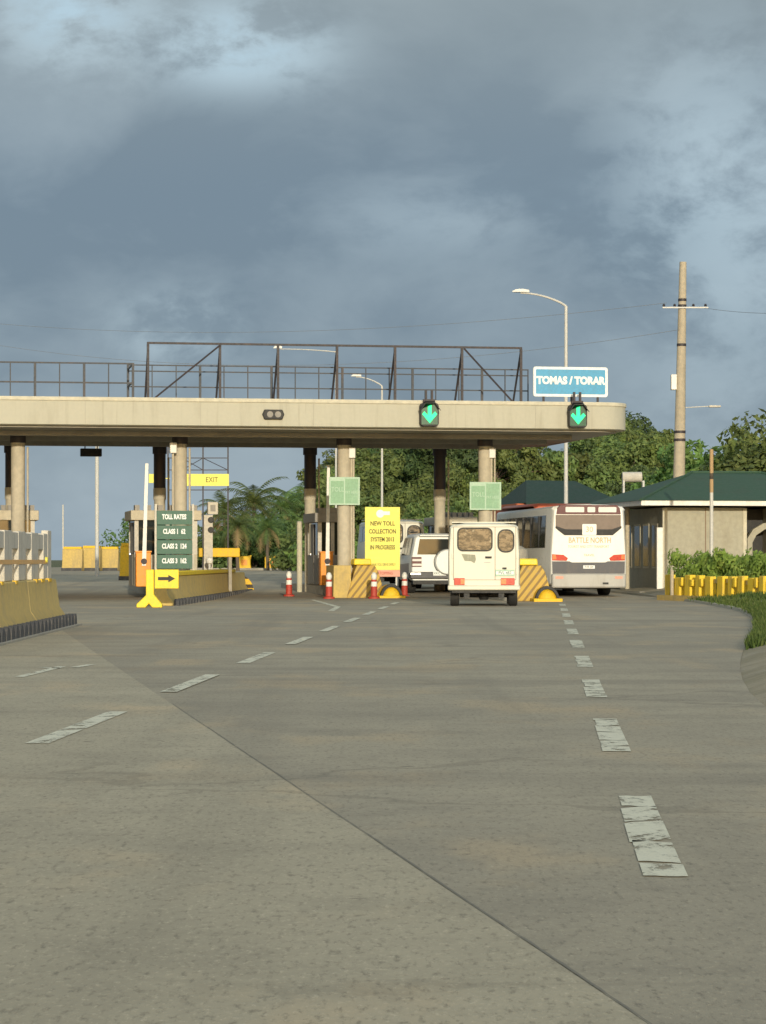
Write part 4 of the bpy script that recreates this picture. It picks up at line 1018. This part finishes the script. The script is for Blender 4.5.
# left side openings
for y0 in (.7, 1.8, 2.9, 4.0):
    mb = MB(); mb.box(-.02, -.002, y0, y0 + .75, .75, 2.25); f_ = mb.build('window_frame', M['fascia_lip'], t)
    mb = MB(); mb.box(-.028, -.021, y0 + .07, y0 + .68, .82, 2.18); mb.build('pane', M['glass'], f_)
mb = MB(); mb.box(-.9, GW + .5, -.9, -.78, GHh, GHh + .16); mb.box(-1.02, -.902, -.9, GL + .9, GHh, GHh + .16); mb.build('fascia', M['white'], t)
mb = MB(); mb.box(-.9, GW + .5, -.775, GL + .9, GHh + .02, GHh + .06); mb.build('ceiling', M['soffit'], t)
x0, x1, y0, y1 = -1.05, GW + .6, -.95, GL + 1; e = 2.9; zr = 1.05
mb = MB(); mb.add([(x0, y0, GHh + .162), (x1, y0, GHh + .162), (x1, y1, GHh + .162), (x0, y1, GHh + .162), (x0 + e, (y0 + y1) / 2, GHh + .16 + zr), (x1 - e, (y0 + y1) / 2, GHh + .16 + zr)],
                  [(0, 1, 5, 4), (1, 2, 5), (2, 3, 4, 5), (3, 0, 4), (0, 3, 2, 1)])
rf = mb.build('roof', M['roof_green'], t, smooth=False)
mb = MB(); rr_ = [Vector((x0, y0, GHh + .162)), Vector((x0 + e, (y0 + y1) / 2, GHh + .16 + zr)), Vector((x1 - e, (y0 + y1) / 2, GHh + .16 + zr)), Vector((x1, y0, GHh + .162))]
mb.tube([v + Vector((0, 0, .015)) for v in rr_], .05, 6); mb.build('ridge_cap', M['roof_green'], rf)
mb = MB(); mb.box(-.27, -.07, -.12, .0, 0, 2.10); mb.build('white_pillar', M['white'], t, bevel=.01)
mb = MB(); mb.cyl((-.55, 2.6, 0), (-.55, 2.6, GHh), .08, n=12); mb.build('porch_post', M['booth'], t)
mb = MB(); mb.box(-1.1, GW + 1, -1.0, GL + 1, -.14, .0); mb.build('plinth', M['kerb'], t)

HO = at(534, 108, 0)
t = thing('shed', 'low building with a dark green gabled roof behind the bus', 'house', HO, TH)
wz, rz_ = h_at(503, 108), h_at(478, 108)
mb = MB(); mb.box(-.75, 3.2, 0.2, 6, 0, wz - .02); mb.build('wall', M['orange_wall'], t)
mb = MB(); mb.add([(-.4, -.3, wz + .002), (3.8, -.3, wz + .002), (3.8, 6.3, wz + .002), (-.4, 6.3, wz + .002), (.35, 3, rz_), (2.5, 3, rz_ - .02)], [(0, 1, 5, 4), (1, 2, 5), (2, 3, 4, 5), (3, 0, 4), (0, 3, 2, 1)]); mb.build('roof', M['roof_dark'], t, smooth=False)
mb = MB(); mb.box(-.42, 3.82, -.36, -.302, wz - .06, wz); mb.build('fascia', M['roof_dark'], t)
Y = 112
t = thing('roof_tank', 'pale water tank on a stand above the shed roof', 'tank', at(628, Y, 0), 0)
z0 = h_at(484, Y); mb = MB(); mb.cyl((-.25, 0, z0 + .3), (.6, 0, z0 + .3), .22, n=16); mb.build('tank', M['pale_concrete'], t, bevel=.03)
mb = MB()
for x in (-.2, .65): 
    for y in (-.2, .2): mb.box(x - .04, x + .04, y - .04, y + .04, 0, z0 + .14)
mb.each('stand', M['galv'], t)

# yellow parapet of posts and rails
A = at(668, 74.5, 0); B = at(800, 66.0, 0); d = B - A; L = d.length; yaw = math.atan2(d.y, d.x)
z0 = 0.20
t = thing('yellow_parapet', 'low bright yellow parapet of stubby posts and rails before the hedge', 'parapet', Vector((A.x, A.y, z0)), yaw)
k = 0; x = 0.0
rp = random.Random(2)
while x < L:
    w_ = rp.uniform(.26, .40); h_ = rp.uniform(.42, .54); l_ = rp.uniform(-.03, .03)
    mb = MB(); mb.loft([[(x, -.10, -.06), (x + w_, -.10, -.06), (x + w_, .10, -.06), (x, .10, -.06)], [(x + l_, -.09, h_), (x + w_ + l_, -.09, h_), (x + w_ + l_, .09, h_), (x + l_, .09, h_)]])
    mb.build('parapet_post', M['parapet_yellow'], t, bevel=.02)
    g_ = rp.uniform(.30, .44)
    mb = MB(); z_ = rp.uniform(.24, .33); mb.box(x + w_ + .035, x + w_ + g_ - .035, .0, .08, z_, z_ + .11); mb.build('rail', M['tan_barrier'], t)
    if rp.random() < .55:
        mb = MB(); q_ = x + w_ + rp.uniform(.04, .12); mb.box(q_, q_ + rp.uniform(.12, .20), -.12, -.005, .22, rp.uniform(.36, .50)); mb.build('block', M['parapet_yellow'], t, bevel=.02)
    x += w_ + g_; k += 1
mb = MB(); mb.box(-.1, L, -.3, .25, -.3, -.05); mb.build('plinth', M['tan_barrier'], t)
post(672, 73.8, .85, .05, 'short mossy post at the near end of the yellow parapet', 'short_post', 'pole')

def leaf_cloud(mb, centers, n, rad, size, rnd, flat=1.0, up=0.0, out=0.0):
    for _ in range(n):
        c = centers[rnd.randrange(len(centers))]
        r = rad(c) if callable(rad) else rad
        while True:
            v = Vector((rnd.uniform(-1, 1), rnd.uniform(-1, 1), rnd.uniform(-1, 1)))
            if 0.02 < v.length < 1: break
        v = v.normalized() * (v.length ** 0.5)
        p = Vector(c[:3]) + Vector((v.x * r, v.y * r, v.z * r * flat))
        nrm = (v.normalized() + Vector((rnd.gauss(0, .5), rnd.gauss(0, .5) - out, rnd.gauss(0, .5) + up))).normalized()
        a = nrm.orthogonal().normalized(); q = Matrix.Rotation(rnd.uniform(0, 6.28), 3, nrm); a = q @ a; b = nrm.cross(a)
        s = size * rnd.uniform(.6, 1.4)
        mb.add([p - a * s, p - b * s * .45, p + a * s, p + b * s * .45], [(0, 1, 2, 3)])
    return mb
A2 = at(676, 76.5, .2); B2 = at(830, 69, .2)
t = thing('hedge', 'leafy green hedge in front of the gatehouse wall', 'hedge', A2, math.atan2(B2.y - A2.y, B2.x - A2.x))
rnd = random.Random(5); Lh = (B2 - A2).length; cs = []
for k in range(300):
    x = Lh * (k + rnd.random()) / 300; cs.append((x, rnd.uniform(-.3, .4), rnd.uniform(.22, 1.02 + .05 * math.sin(x * 2.9) + .05 * math.sin(x * 7.3)), rnd.uniform(.12, .26)))
mb = MB(); leaf_cloud(mb, cs, 15000, lambda c: c[3], .075, rnd, 1.0, .5, 2.2); mb.build('foliage', M['hedge'], t, smooth=False, normals=False)
mb = MB()
for k in range(24):
    x = Lh * (k + .5) / 24; mb.tube([(x, .1, -.1), (x + rnd.uniform(-.1, .1), .1, .6)], .02, 5)
mb.build('stem', M['bark'], t)

# poles on the right
def striped_pole():
    Y = 79.0
    t = thing('striped_pole', 'slim pole with orange and black bands before the gatehouse', 'pole', at(711.5, Y, .15), 0)
    mb = MB(); mb.cyl((0, 0, 0), (0, 0, 3.05), .055, n=12); mb.build('shaft', M['galv'], t)
    mb = MB(); mb.cyl((0, 0, 3.051), (0, 0, h_at(449, Y) - .15), .058, n=12); mb.build('banded_top', M['stripe_pole'], t)
striped_pole()
Y = 97
base = at(677, Y, 0); topp = at(683, Y, h_at(262, Y))
t = thing('utility_pole', 'tall leaning concrete utility pole behind the gatehouse roof', 'utility pole', base, 0)
tp = topp - base
mb = MB(); mb.cyl((0, 0, 0), tp, .27, .13, n=16); mb.build('shaft', M['pole'], t)
def onpole(py): 
    z = h_at(py, Y); return Vector((tp.x * z / tp.z, 0, z))
q = onpole(308); mb = MB(); mb.box(q.x - .75, q.x + .95, -.2, -.14, q.z - .025, q.z + .025); arm_ = mb.build('cross_arm', M['galv'], t)
mb = MB()
for x in (-.7, -.3, .4, .85): mb.lathe([(.03, .041), (.06, .08), (.03, .14)], (q.x + x, -.16, q.z), 8)
mb.each('insulator', M['dark_steel'], arm_)
for py in (300, 306, 345, 432, 440):
    q = onpole(py); mb = MB(); r_ = .27 - .14 * q.z / tp.z; mb.cyl((q.x, 0, q.z - .05), (q.x, 0, q.z + .05), r_ + .012, n=16); mb.each('steel_band', M['dark_steel'], t)
q = onpole(382); mb = MB(); mb.box(q.x - .38, q.x - .17, -.22, .12, q.z - .30, q.z + .27); mb.build('meter_box', M['white'], t, bevel=.02)
q = onpole(407); mb = MB(); mb.tube([(q.x + .2, 0, q.z - .02), (q.x + 1.0, -.05, q.z + .02), (q.x + 1.25, -.05, q.z + .03)], .02, 6); ar = mb.build('lamp_arm', M['galv'], t)
mb = MB(); mb.box(q.x + 1.05, q.x + 1.5, -.14, .04, q.z - .02, q.z + .06); mb.build('lamp_head', M['pale_concrete'], ar, bevel=.03)
M['wire'] = paint('overhead_wire', (0.22, 0.23, 0.24), .6, (0.2, 0.2, 0.2), .3, 2)
def wire(p0, p1, sag, label, r=0.008):
    mb = MB(); pts = []
    for k in range(41):
        s = k / 40; v = p0.lerp(p1, s); pts.append((v.x, v.y, v.z - sag * 4 * s * (1 - s)))
    o = mb.tube(pts, r, 5).build('overhead_wire', M['wire']); tag(o, label, 'wire', 'overhead wires at the utility pole'); return o
pw = base + onpole(306) + Vector((-.6, -.15, .1))
wire(pw, at(-60, 130, h_at(318, 130)), .9, 'overhead wire running left from the top of the utility pole')
wire(base + onpole(311) + Vector((.8, -.15, .1)), at(900, 80, h_at(300, 80)), .3, 'overhead wire running right from the top of the utility pole')
wire(base + onpole(330) + Vector((-.1, -.15, 0)), at(-60, 125, h_at(335, 125)), 1.4, 'lower overhead wire sagging left from the utility pole')

def street_lamp(px, Y, py_top, tip_px, tip_py, label, s=1.0):
    z0 = ground_z(Y); b = at(px, Y, z0)
    t = thing('street_lamp', label, 'street lamp', b, 0, 'street lamps behind the canopy')
    zt = h_at(py_top, Y) - z0; tx = (tip_px - px) / F * Y; tz = h_at(tip_py, Y) - z0
    mb = MB(); mb.cyl((0, 0, 0), (0, 0, zt), .085 * s, .06 * s, n=12); mb.build('pole', M['galv'], t)
    mb = MB(); pts = []
    for k in range(9):
        q = k / 8; pts.append((tx * q * .93, 0, zt + (tz - zt) * math.sin(q * math.pi / 2) ** .8 if tz > zt else zt + (tz - zt) * q))
    mb.tube(pts, .045 * s, 8, .03 * s); a_ = mb.build('arm', M['galv'], t)
    sg_ = -1 if tx < 0 else 1
    mb = MB(); mb.loft([[(tx + sg_ * o, -w_, tz + .03), (tx + sg_ * o, w_, tz + .03), (tx + sg_ * o, w_ * .7, tz + .03 + h_), (tx + sg_ * o, -w_ * .7, tz + .03 + h_)] for o, w_, h_ in ((-.45 * s, .07, .08), (-.2 * s, .13 * s, .12), (.05, .13 * s, .10), (.18 * s, .05, .04))])
    hd = mb.build('lamp_head', M['white'], a_)
    return t
street_lamp(566, 96, 306, 517, 293, 'tall street lamp with a curved arm behind the blue sign')
street_lamp(382, 130, 386, 354, 377, 'street lamp rising behind the yellow notice board', .8)
street_lamp(336, 116, 352, 276, 349, 'street lamp behind the middle column with its head inside the billboard frame', .6)

# gantry with yellow sign far behind
Y = 118; b = at(206, Y)
t = thing('sign_gantry', 'distant lattice gantry carrying a long yellow sign', 'sign gantry', b, 0)
zb = ground_z(Y)
mb = MB()
def lx(px): return (px - 206) / F * Y
for px in (168, 182, 203, 228): mb.box(lx(px) - .03, lx(px) + .03, -.03, .03, 0, h_at(440, Y) - zb)
for py in (447, 458, 470, 490): mb.box(lx(168), lx(228), -.025, .025, h_at(py, Y) - zb - .02, h_at(py, Y) - zb + .02)
for a_, b2 in ((182, 203), (203, 182), (203, 228)): mb.tube([(lx(a_), .03, h_at(458, Y) - zb), (lx(b2), .03, h_at(470, Y) - zb)], .018, 5)
mb.build('lattice', M['dark_steel'], t)
mb = MB(); mb.box(lx(186), lx(229), -.12, -.05, h_at(486, Y) - zb, h_at(474, Y) - zb); y1_ = mb.build('sign_panel', M['sign_yellow'], t)
mb = MB(); mb.box(lx(149), lx(158), -.12, -.05, h_at(483, Y) - zb, h_at(474, Y) - zb); mb.box(lx(158), lx(170), -.10, -.07, h_at(479, Y) - zb, h_at(478, Y) - zb); mb.each('sign_panel', M['sign_yellow'], t)
text('EXIT', 'lettering', M['ink'], y1_, .34, (lx(212), -.125, h_at(480, Y) - zb), sx=.8)

# far yellow barriers
def far_barrier(px, Y, w_, py0, py1, label):
    z0 = ground_z(Y); zt = h_at(py0, Y)
    t = thing('road_barrier', label, 'barrier', at(px, Y, z0), R(-6), 'yellow road barriers beyond the left lanes')
    h = zt - z0
    mb = MB(); mb.loft([[(x, -.35, 0), (x, .35, 0), (x, .22, h * .4), (x, .15, h), (x, -.15, h), (x, -.22, h * .4)] for x in (-w_ / 2, w_ / 2)]); mb.build('body', M['yellow' if w_ < .9 else 'tan_barrier'], t, bevel=.03)
    mb = MB(); mb.box(-w_ / 2 + .05, w_ / 2 - .05, -.16, .16, h + .002, h + .12); mb.build('coping', M['yellow'], t)
    mb = MB(); mb.box(-w_ / 2, w_ / 2, -.45, -.36, -.02, .16); mb.build('foot', M['old_tyre'], t)
    return t
far_barrier(73, 138, 1.08, 549, 575, 'yellow barrier nearest the left edge beyond the slotted wall')
far_barrier(92, 139, 1.0, 548, 576, 'yellow barrier behind the plain white pole')
far_barrier(110, 140, .98, 549, 575, 'yellow barrier right of the plain white pole')
far_barrier(126.5, 104, .46, 546, 573, 'narrow yellow block left of the rate board booth')
def yellow_block(px, Y, label):
    t = thing('barrier_block', label, 'barrier', at(px, Y, h_at(570, Y)), 0, 'yellow plastic blocks before the palms')
    s = .40
    mb = MB(); mb.slab_xz([(-s, 0), (-s * .4, .07), (s * .4, .07), (s, 0), (s * .86, .3), (s * .86, .55), (s, .84), (s * .4, .78), (-s * .4, .78), (-s, .84), (-s * .86, .55), (-s * .86, .3)], -.25, .25); mb.build('body', M['yellow'], t, bevel=.03)
    mb = MB(); mb.slab_xz(rrect(-.17, .17, .26, .58, .05), -.262, -.251); mb.build('panel', M['orange'], t)
    mb = MB(); mb.box(-.3, .3, -.2, .2, -.25, .0); mb.build('foot', M['kerb'], t)
yellow_block(244.5, 146, 'yellow plastic block nearest the left island')
yellow_block(271, 147, 'yellow plastic block in the middle of its row of three')
yellow_block(292.5, 148, 'yellow plastic block beside the slim cream guard post')
# kerb bank carrying them
mb = MB(); A = at(225, 145.0); B = at(330, 149)
mb.box(A.x - 6, B.x + 1.5, 145.5, 150.5, .3, .70); tag(mb.build('far_kerb', M['kerb']), kind='structure')

# ------------------------------------------------------------------ trees
SKY_PTS = [(180, 530), (300, 512), (330, 496), (345, 472), (362, 448), (400, 430), (450, 420), (500, 434), (530, 452), (548, 462), (575, 446), (605, 432), (638, 424), (655, 446), (690, 466), (720, 478), (770, 478), (900, 460)]
def sky_y(px):
    for (a, b), (c, d) in zip(SKY_PTS, SKY_PTS[1:]):
        if px <= c: return b + (d - b) * (px - a) / (c - a)
    return SKY_PTS[-1][1]
def hill_z(x, y):
    px = CX + x / y * F
    if px < 180: return ground_z(y) - .2
    ridge = EYE + (HY - sky_y(min(px, 900))) / F * 200 - 6.0
    q = min(max((y - 118) / 80, 0), 1); q = q * q * (3 - 2 * q)
    fall = 1 if y < 205 else max(0, 1 - (y - 205) / 150)
    return ground_z(y) - .25 + max(0, ridge) * q * fall
mb = MB(); vs = []; fs = []; nx = 40; ysh = [116 + 6 * k for k in range(17)] + [230, 260, 300, 360]
for y in ysh:
    for i in range(nx + 1):
        px = 170 + (1000 - 170) * i / nx; x = (px - CX) / F * y
        vs.append((x, y, hill_z(x, y) - (.6 if i == 0 else 0)))
for j in range(len(ysh) - 1):
    for i in range(nx): fs.append((j * (nx + 1) + i, j * (nx + 1) + i + 1, (j + 1) * (nx + 1) + i + 1, (j + 1) * (nx + 1) + i))
tag(mb.add(vs, fs).build('hill', M['ground']), kind='structure')

def tree_proto(seed, h, wd, mat, nleaf, leafsize, label, group):
    rnd = random.Random(seed)
    t = thing('broadleaf_tree', label, 'tree', (0, 0, 0), 0, group)
    mb = MB(); th = h * .5
    lean = rnd.uniform(-.3, .3)
    mb.tube([(0, 0, -.3), (lean * .3, 0, th * .5), (lean, .1, th)], h * .03, 8, h * .016)
    cs = []
    for k in range(9):
        ang = k * 2.4 + rnd.uniform(-.4, .4); el = rnd.uniform(.15, 1.2)
        L_ = h * rnd.uniform(.25, .45)
        s0 = Vector((lean * rnd.uniform(.5, 1), .05, th * rnd.uniform(.6, 1.0)))
        e = s0 + Vector((math.cos(ang) * math.cos(el) * L_ * wd, math.sin(ang) * math.cos(el) * L_ * wd, math.sin(el) * L_))
        mb.tube([s0, s0.lerp(e, .5) + Vector((0, 0, .1 * L_)), e], h * .012, 5, h * .004)
        cs.append((*e, rnd.uniform(.09, .16) * h))
        for _ in range(4):
            o = Vector((rnd.gauss(0, 1), rnd.gauss(0, 1), rnd.gauss(0, .7))) * h * .11
            cs.append((*(e + o), rnd.uniform(.05, .11) * h))
    for k in range(10):
        a = rnd.uniform(0, 6.28); r_ = h * wd * .3 * math.sqrt(rnd.random())
        cs.append((math.cos(a) * r_, math.sin(a) * r_, h * rnd.uniform(.35, .9), rnd.uniform(.08, .14) * h))
    mb.build('trunk', M['bark'], t)
    mb = MB(); leaf_cloud(mb, cs, nleaf, lambda c: c[3], leafsize, rnd, .8, .35)
    mb.build('crown', M[mat], t, smooth=False, normals=False)
    return t
GR = 'trees on the wooded hill behind the canopy'
L1 = 'round olive green tree in the wood on the hill behind the canopy'
L2 = 'lighter green tree in the wood on the hill behind the canopy'
L3 = 'dark green tree in the wood on the hill behind the canopy'
protos = [tree_proto(1, 6.5, 1.0, 'leaf_a', 6500, .17, L1, GR), tree_proto(2, 6.5, 1.25, 'leaf_a', 6500, .17, L1, GR), tree_proto(3, 6.0, 1.1, 'leaf_b', 6000, .17, L2, GR),
          tree_proto(4, 7.0, .9, 'leaf_d', 6500, .16, L3, GR), tree_proto(5, 6.0, 1.3, 'leaf_a', 6000, .18, L1, GR)]
used = [False] * 5
rt = random.Random(21)
def plant(k, x, y, s, z=None, label=None):
    o = protos[k] if not used[k] else copy_tree(protos[k]); used[k] = True
    o.location = (x, y, (hill_z(x, y) if z is None else z)); o.rotation_euler = (0, 0, rt.uniform(0, 6.28)); o.scale = (s, s, s * rt.uniform(.9, 1.1))
    if label: o['label'] = label
    return o
rows = [(200, 22, 6), (188, 25, 7), (174, 30, 7), (160, 36, 7), (148, 40, 7), (136, 44, 8)]
for Y, step, jit in rows:
    px = 318 + rt.uniform(0, step)
    while px < 800:
        if not (Y < 150 and px < 350):
            k = rt.choices([0, 1, 2, 3, 4], [3, 3, 2 if Y > 150 else 4, 1.2, 3])[0]
            y = Y + rt.uniform(-5, 5); x = (px - CX) / F * y
            h = rt.uniform(.78, 1.0) if Y > 150 else rt.uniform(.5, .8)
            if 525 < px < 560 and Y > 170: h *= .8
            plant(k, x, y, h)
        px += step + rt.uniform(-jit, jit)
# undergrowth
mb = MB(); ru = random.Random(8); cs = []
for k in range(620):
    px = ru.uniform(300, 790); y = ru.uniform(122, 215); x = (px - CX) / F * y
    cs.append((x, y, hill_z(x, y) + ru.uniform(.1, 1.6), ru.uniform(.6, 1.3)))
leaf_cloud(mb, cs, 42000, lambda c: c[3], .17, ru, .8, .4)
tag(mb.build('undergrowth', M['leaf_b'], smooth=False, normals=False), kind='stuff')
# right edge and garden trees
protos.append(tree_proto(31, 6.9, .75, 'leaf_a', 11000, .13, 'leafy tree leaning in at the right edge above the gatehouse', 'x')); used.append(False)
o = plant(5, at(793, 97).x, 97, 1.2, .2); del o['group']
protos.append(tree_proto(33, 4.6, 1.5, 'leaf_b', 7500, .13, 'bushy bright green tree just behind the gatehouse roof', 'bushy trees behind the gatehouse')); used.append(False)
plant(6, at(730, 112).x, 112, 1.45, .2, 'bushy bright green tree behind the gatehouse roof right of the striped pole')
plant(6, at(772, 106).x, 106, 1.45, .2, 'bushy bright green tree behind the gatehouse roof at the right edge')
plant(6, at(698, 116).x, 116, 1.45, .2, 'bushy green tree between the utility pole and the striped pole')

# palms
def palm(h, seed, label):
    rnd = random.Random(seed)
    t = thing('palm_tree', label, 'palm tree', (0, 0, 0), 0, 'palms beyond the left lanes')
    mb = MB(); mb.tube([(0, 0, -.2), (.1, 0, h * .5), (.05, 0, h)], .17, 8, .11); mb.build('trunk', M['bark'], t)
    mb = MB(); md = MB()
    for k in range(22):
        ang = k * 2.399 + rnd.uniform(-.2, .2); el = R(80) - R(110) * (k / 22); ln = rnd.uniform(2.2, 3.1)
        d = Vector((math.cos(ang), math.sin(ang), 0)); p = Vector((.05, 0, h)); el0 = el; pts = []
        tgt = mb if k < 19 else md
        for s in range(11):
            pts.append(p.copy()); p = p + (d * math.cos(el0) + Vector((0, 0, math.sin(el0)))) * ln / 10; el0 -= R(9)
        side = d.cross(Vector((0, 0, 1)))
        for s in range(1, 11):
            q = pts[s]; dirv = (pts[s] - pts[s - 1]).normalized(); wl = .52 * math.sin(math.pi * min(1, (s + 1.5) / 12.5)) + .08
            for sg2 in (-1, 1):
                for h2 in (0, .5):
                    q2 = q - dirv * h2 * ln / 10
                    e = q2 + side * sg2 * wl + dirv * .22 + Vector((0, 0, -wl * .55 + rnd.uniform(-.06, .06)))
                    tgt.add([q2 - dirv * .05, q2 + dirv * .05, e], [(0, 1, 2)])
        tgt.tube(pts, .02, 4, .006)
    mb.build('fronds', M['leaf_p'], t, smooth=False, normals=False); md.build('dry_fronds', M['dry'], t, smooth=False, normals=False)
    return t
pm = palm(3.9, 3, 'tallest palm between the gantry sign and the dark back column')
pm.location = at(253, 152)
for px, Y, s, rz, lab in ((282, 160, .95, 1.0, 'palm with low fronds just left of the dark back column'), (225, 150, .85, 2.0, 'shorter palm below the right end of the gantry sign'),
                      (238, 140, .62, 3.1, 'small pale palm in front of the tallest palm'), (268, 143, .6, 4.0, 'small palm between the two taller palms'), (296, 170, 1.05, 5.2, 'dark palm top rising behind the dark back column')):
    o = copy_tree(pm); o['label'] = lab; o.location = at(px, Y); o.scale = (s,) * 3; o.rotation_euler = (0, 0, rz)
def bush(seed, r, h, mat, n, size, label, loc):
    rnd = random.Random(seed)
    t = thing('bush', label, 'bush', loc, 0, 'bushes beyond the toll lanes')
    cs = []
    for k in range(26):
        a = rnd.uniform(0, 6.28); q = r * math.sqrt(rnd.random()); cs.append((math.cos(a) * q, math.sin(a) * q * .7, h * rnd.uniform(.1, .82) * (1 - .4 * (q / r) ** 2), rnd.uniform(.25, .5) * h * .6))
    mb = MB(); leaf_cloud(mb, cs, n, lambda c: c[3], size, rnd, .85, .3); mb.build('foliage', M[mat], t, smooth=False, normals=False)
    mb = MB()
    for k in range(5): mb.tube([(0, 0, -.1), (rnd.uniform(-.5, .5) * r, 0, h * .5)], .05, 5, .02)
    mb.build('stem', M['bark'], t)
bush(1, 1.9, 2.5, 'leaf_d', 3600, .13, 'large dark round bush behind the yellow plastic blocks', at(245, 155))
bush(2, 2.0, 2.9, 'leaf_d', 3600, .13, 'dark bush below the palms left of the grey booth', at(282, 158))
bush(3, 1.5, 1.3, 'leaf_b', 2600, .11, 'low bright green bush behind the right yellow block', at(290, 152))
bush(4, 1.8, 3.0, 'leaf_p', 3000, .13, 'bush behind the white signal post', at(214, 152))
bush(5, 1.3, 3.4, 'leaf_p', 2600, .13, 'bush rising left of the cream toll booth', at(131, 150))
bush(6, 2.2, 3.2, 'leaf_a', 3600, .14, 'olive bush between the grey booth and the middle column', at(318, 140))
bush(7, 1.8, 1.2, 'leaf_p', 2600, .12, 'low bush beyond the far left barriers', at(105, 165))
bush(8, 2.6, 4.4, 'leaf_a', 4200, .14, 'tall olive bush behind the middle column sign', at(350, 134))
bush(9, 2.4, 3.0, 'leaf_b', 4200, .14, 'bright green bush right of the yellow notice board', at(425, 124))
bush(10, 1.7, 2.9, 'leaf_p', 4200, .13, 'mid green bush in front of the shorter palm', at(230, 147))
bush(11, 1.8, 2.7, 'leaf_a', 4200, .13, 'olive bush at the foot of the tallest palm', at(262, 149))
bush(12, 1.6, 3.4, 'leaf_p', 4200, .13, 'tall mid green bush beside the dark back column', at(300, 156))
bush(13, 2.1, 3.6, 'leaf_d', 5200, .14, 'dark leafy bush under the left palms beside the white signal post', at(224, 156))
bush(14, 2.0, 3.3, 'leaf_d', 5200, .14, 'dark leafy bush hiding the trunk of the tallest palm', at(253, 149))
bush(15, 2.0, 3.8, 'leaf_p', 5200, .14, 'green leafy bush under the palm left of the dark back column', at(279, 152))
bush(16, 1.8, 2.2, 'leaf_b', 4200, .12, 'bright leafy bush behind the slim cream guard post', at(303, 148))
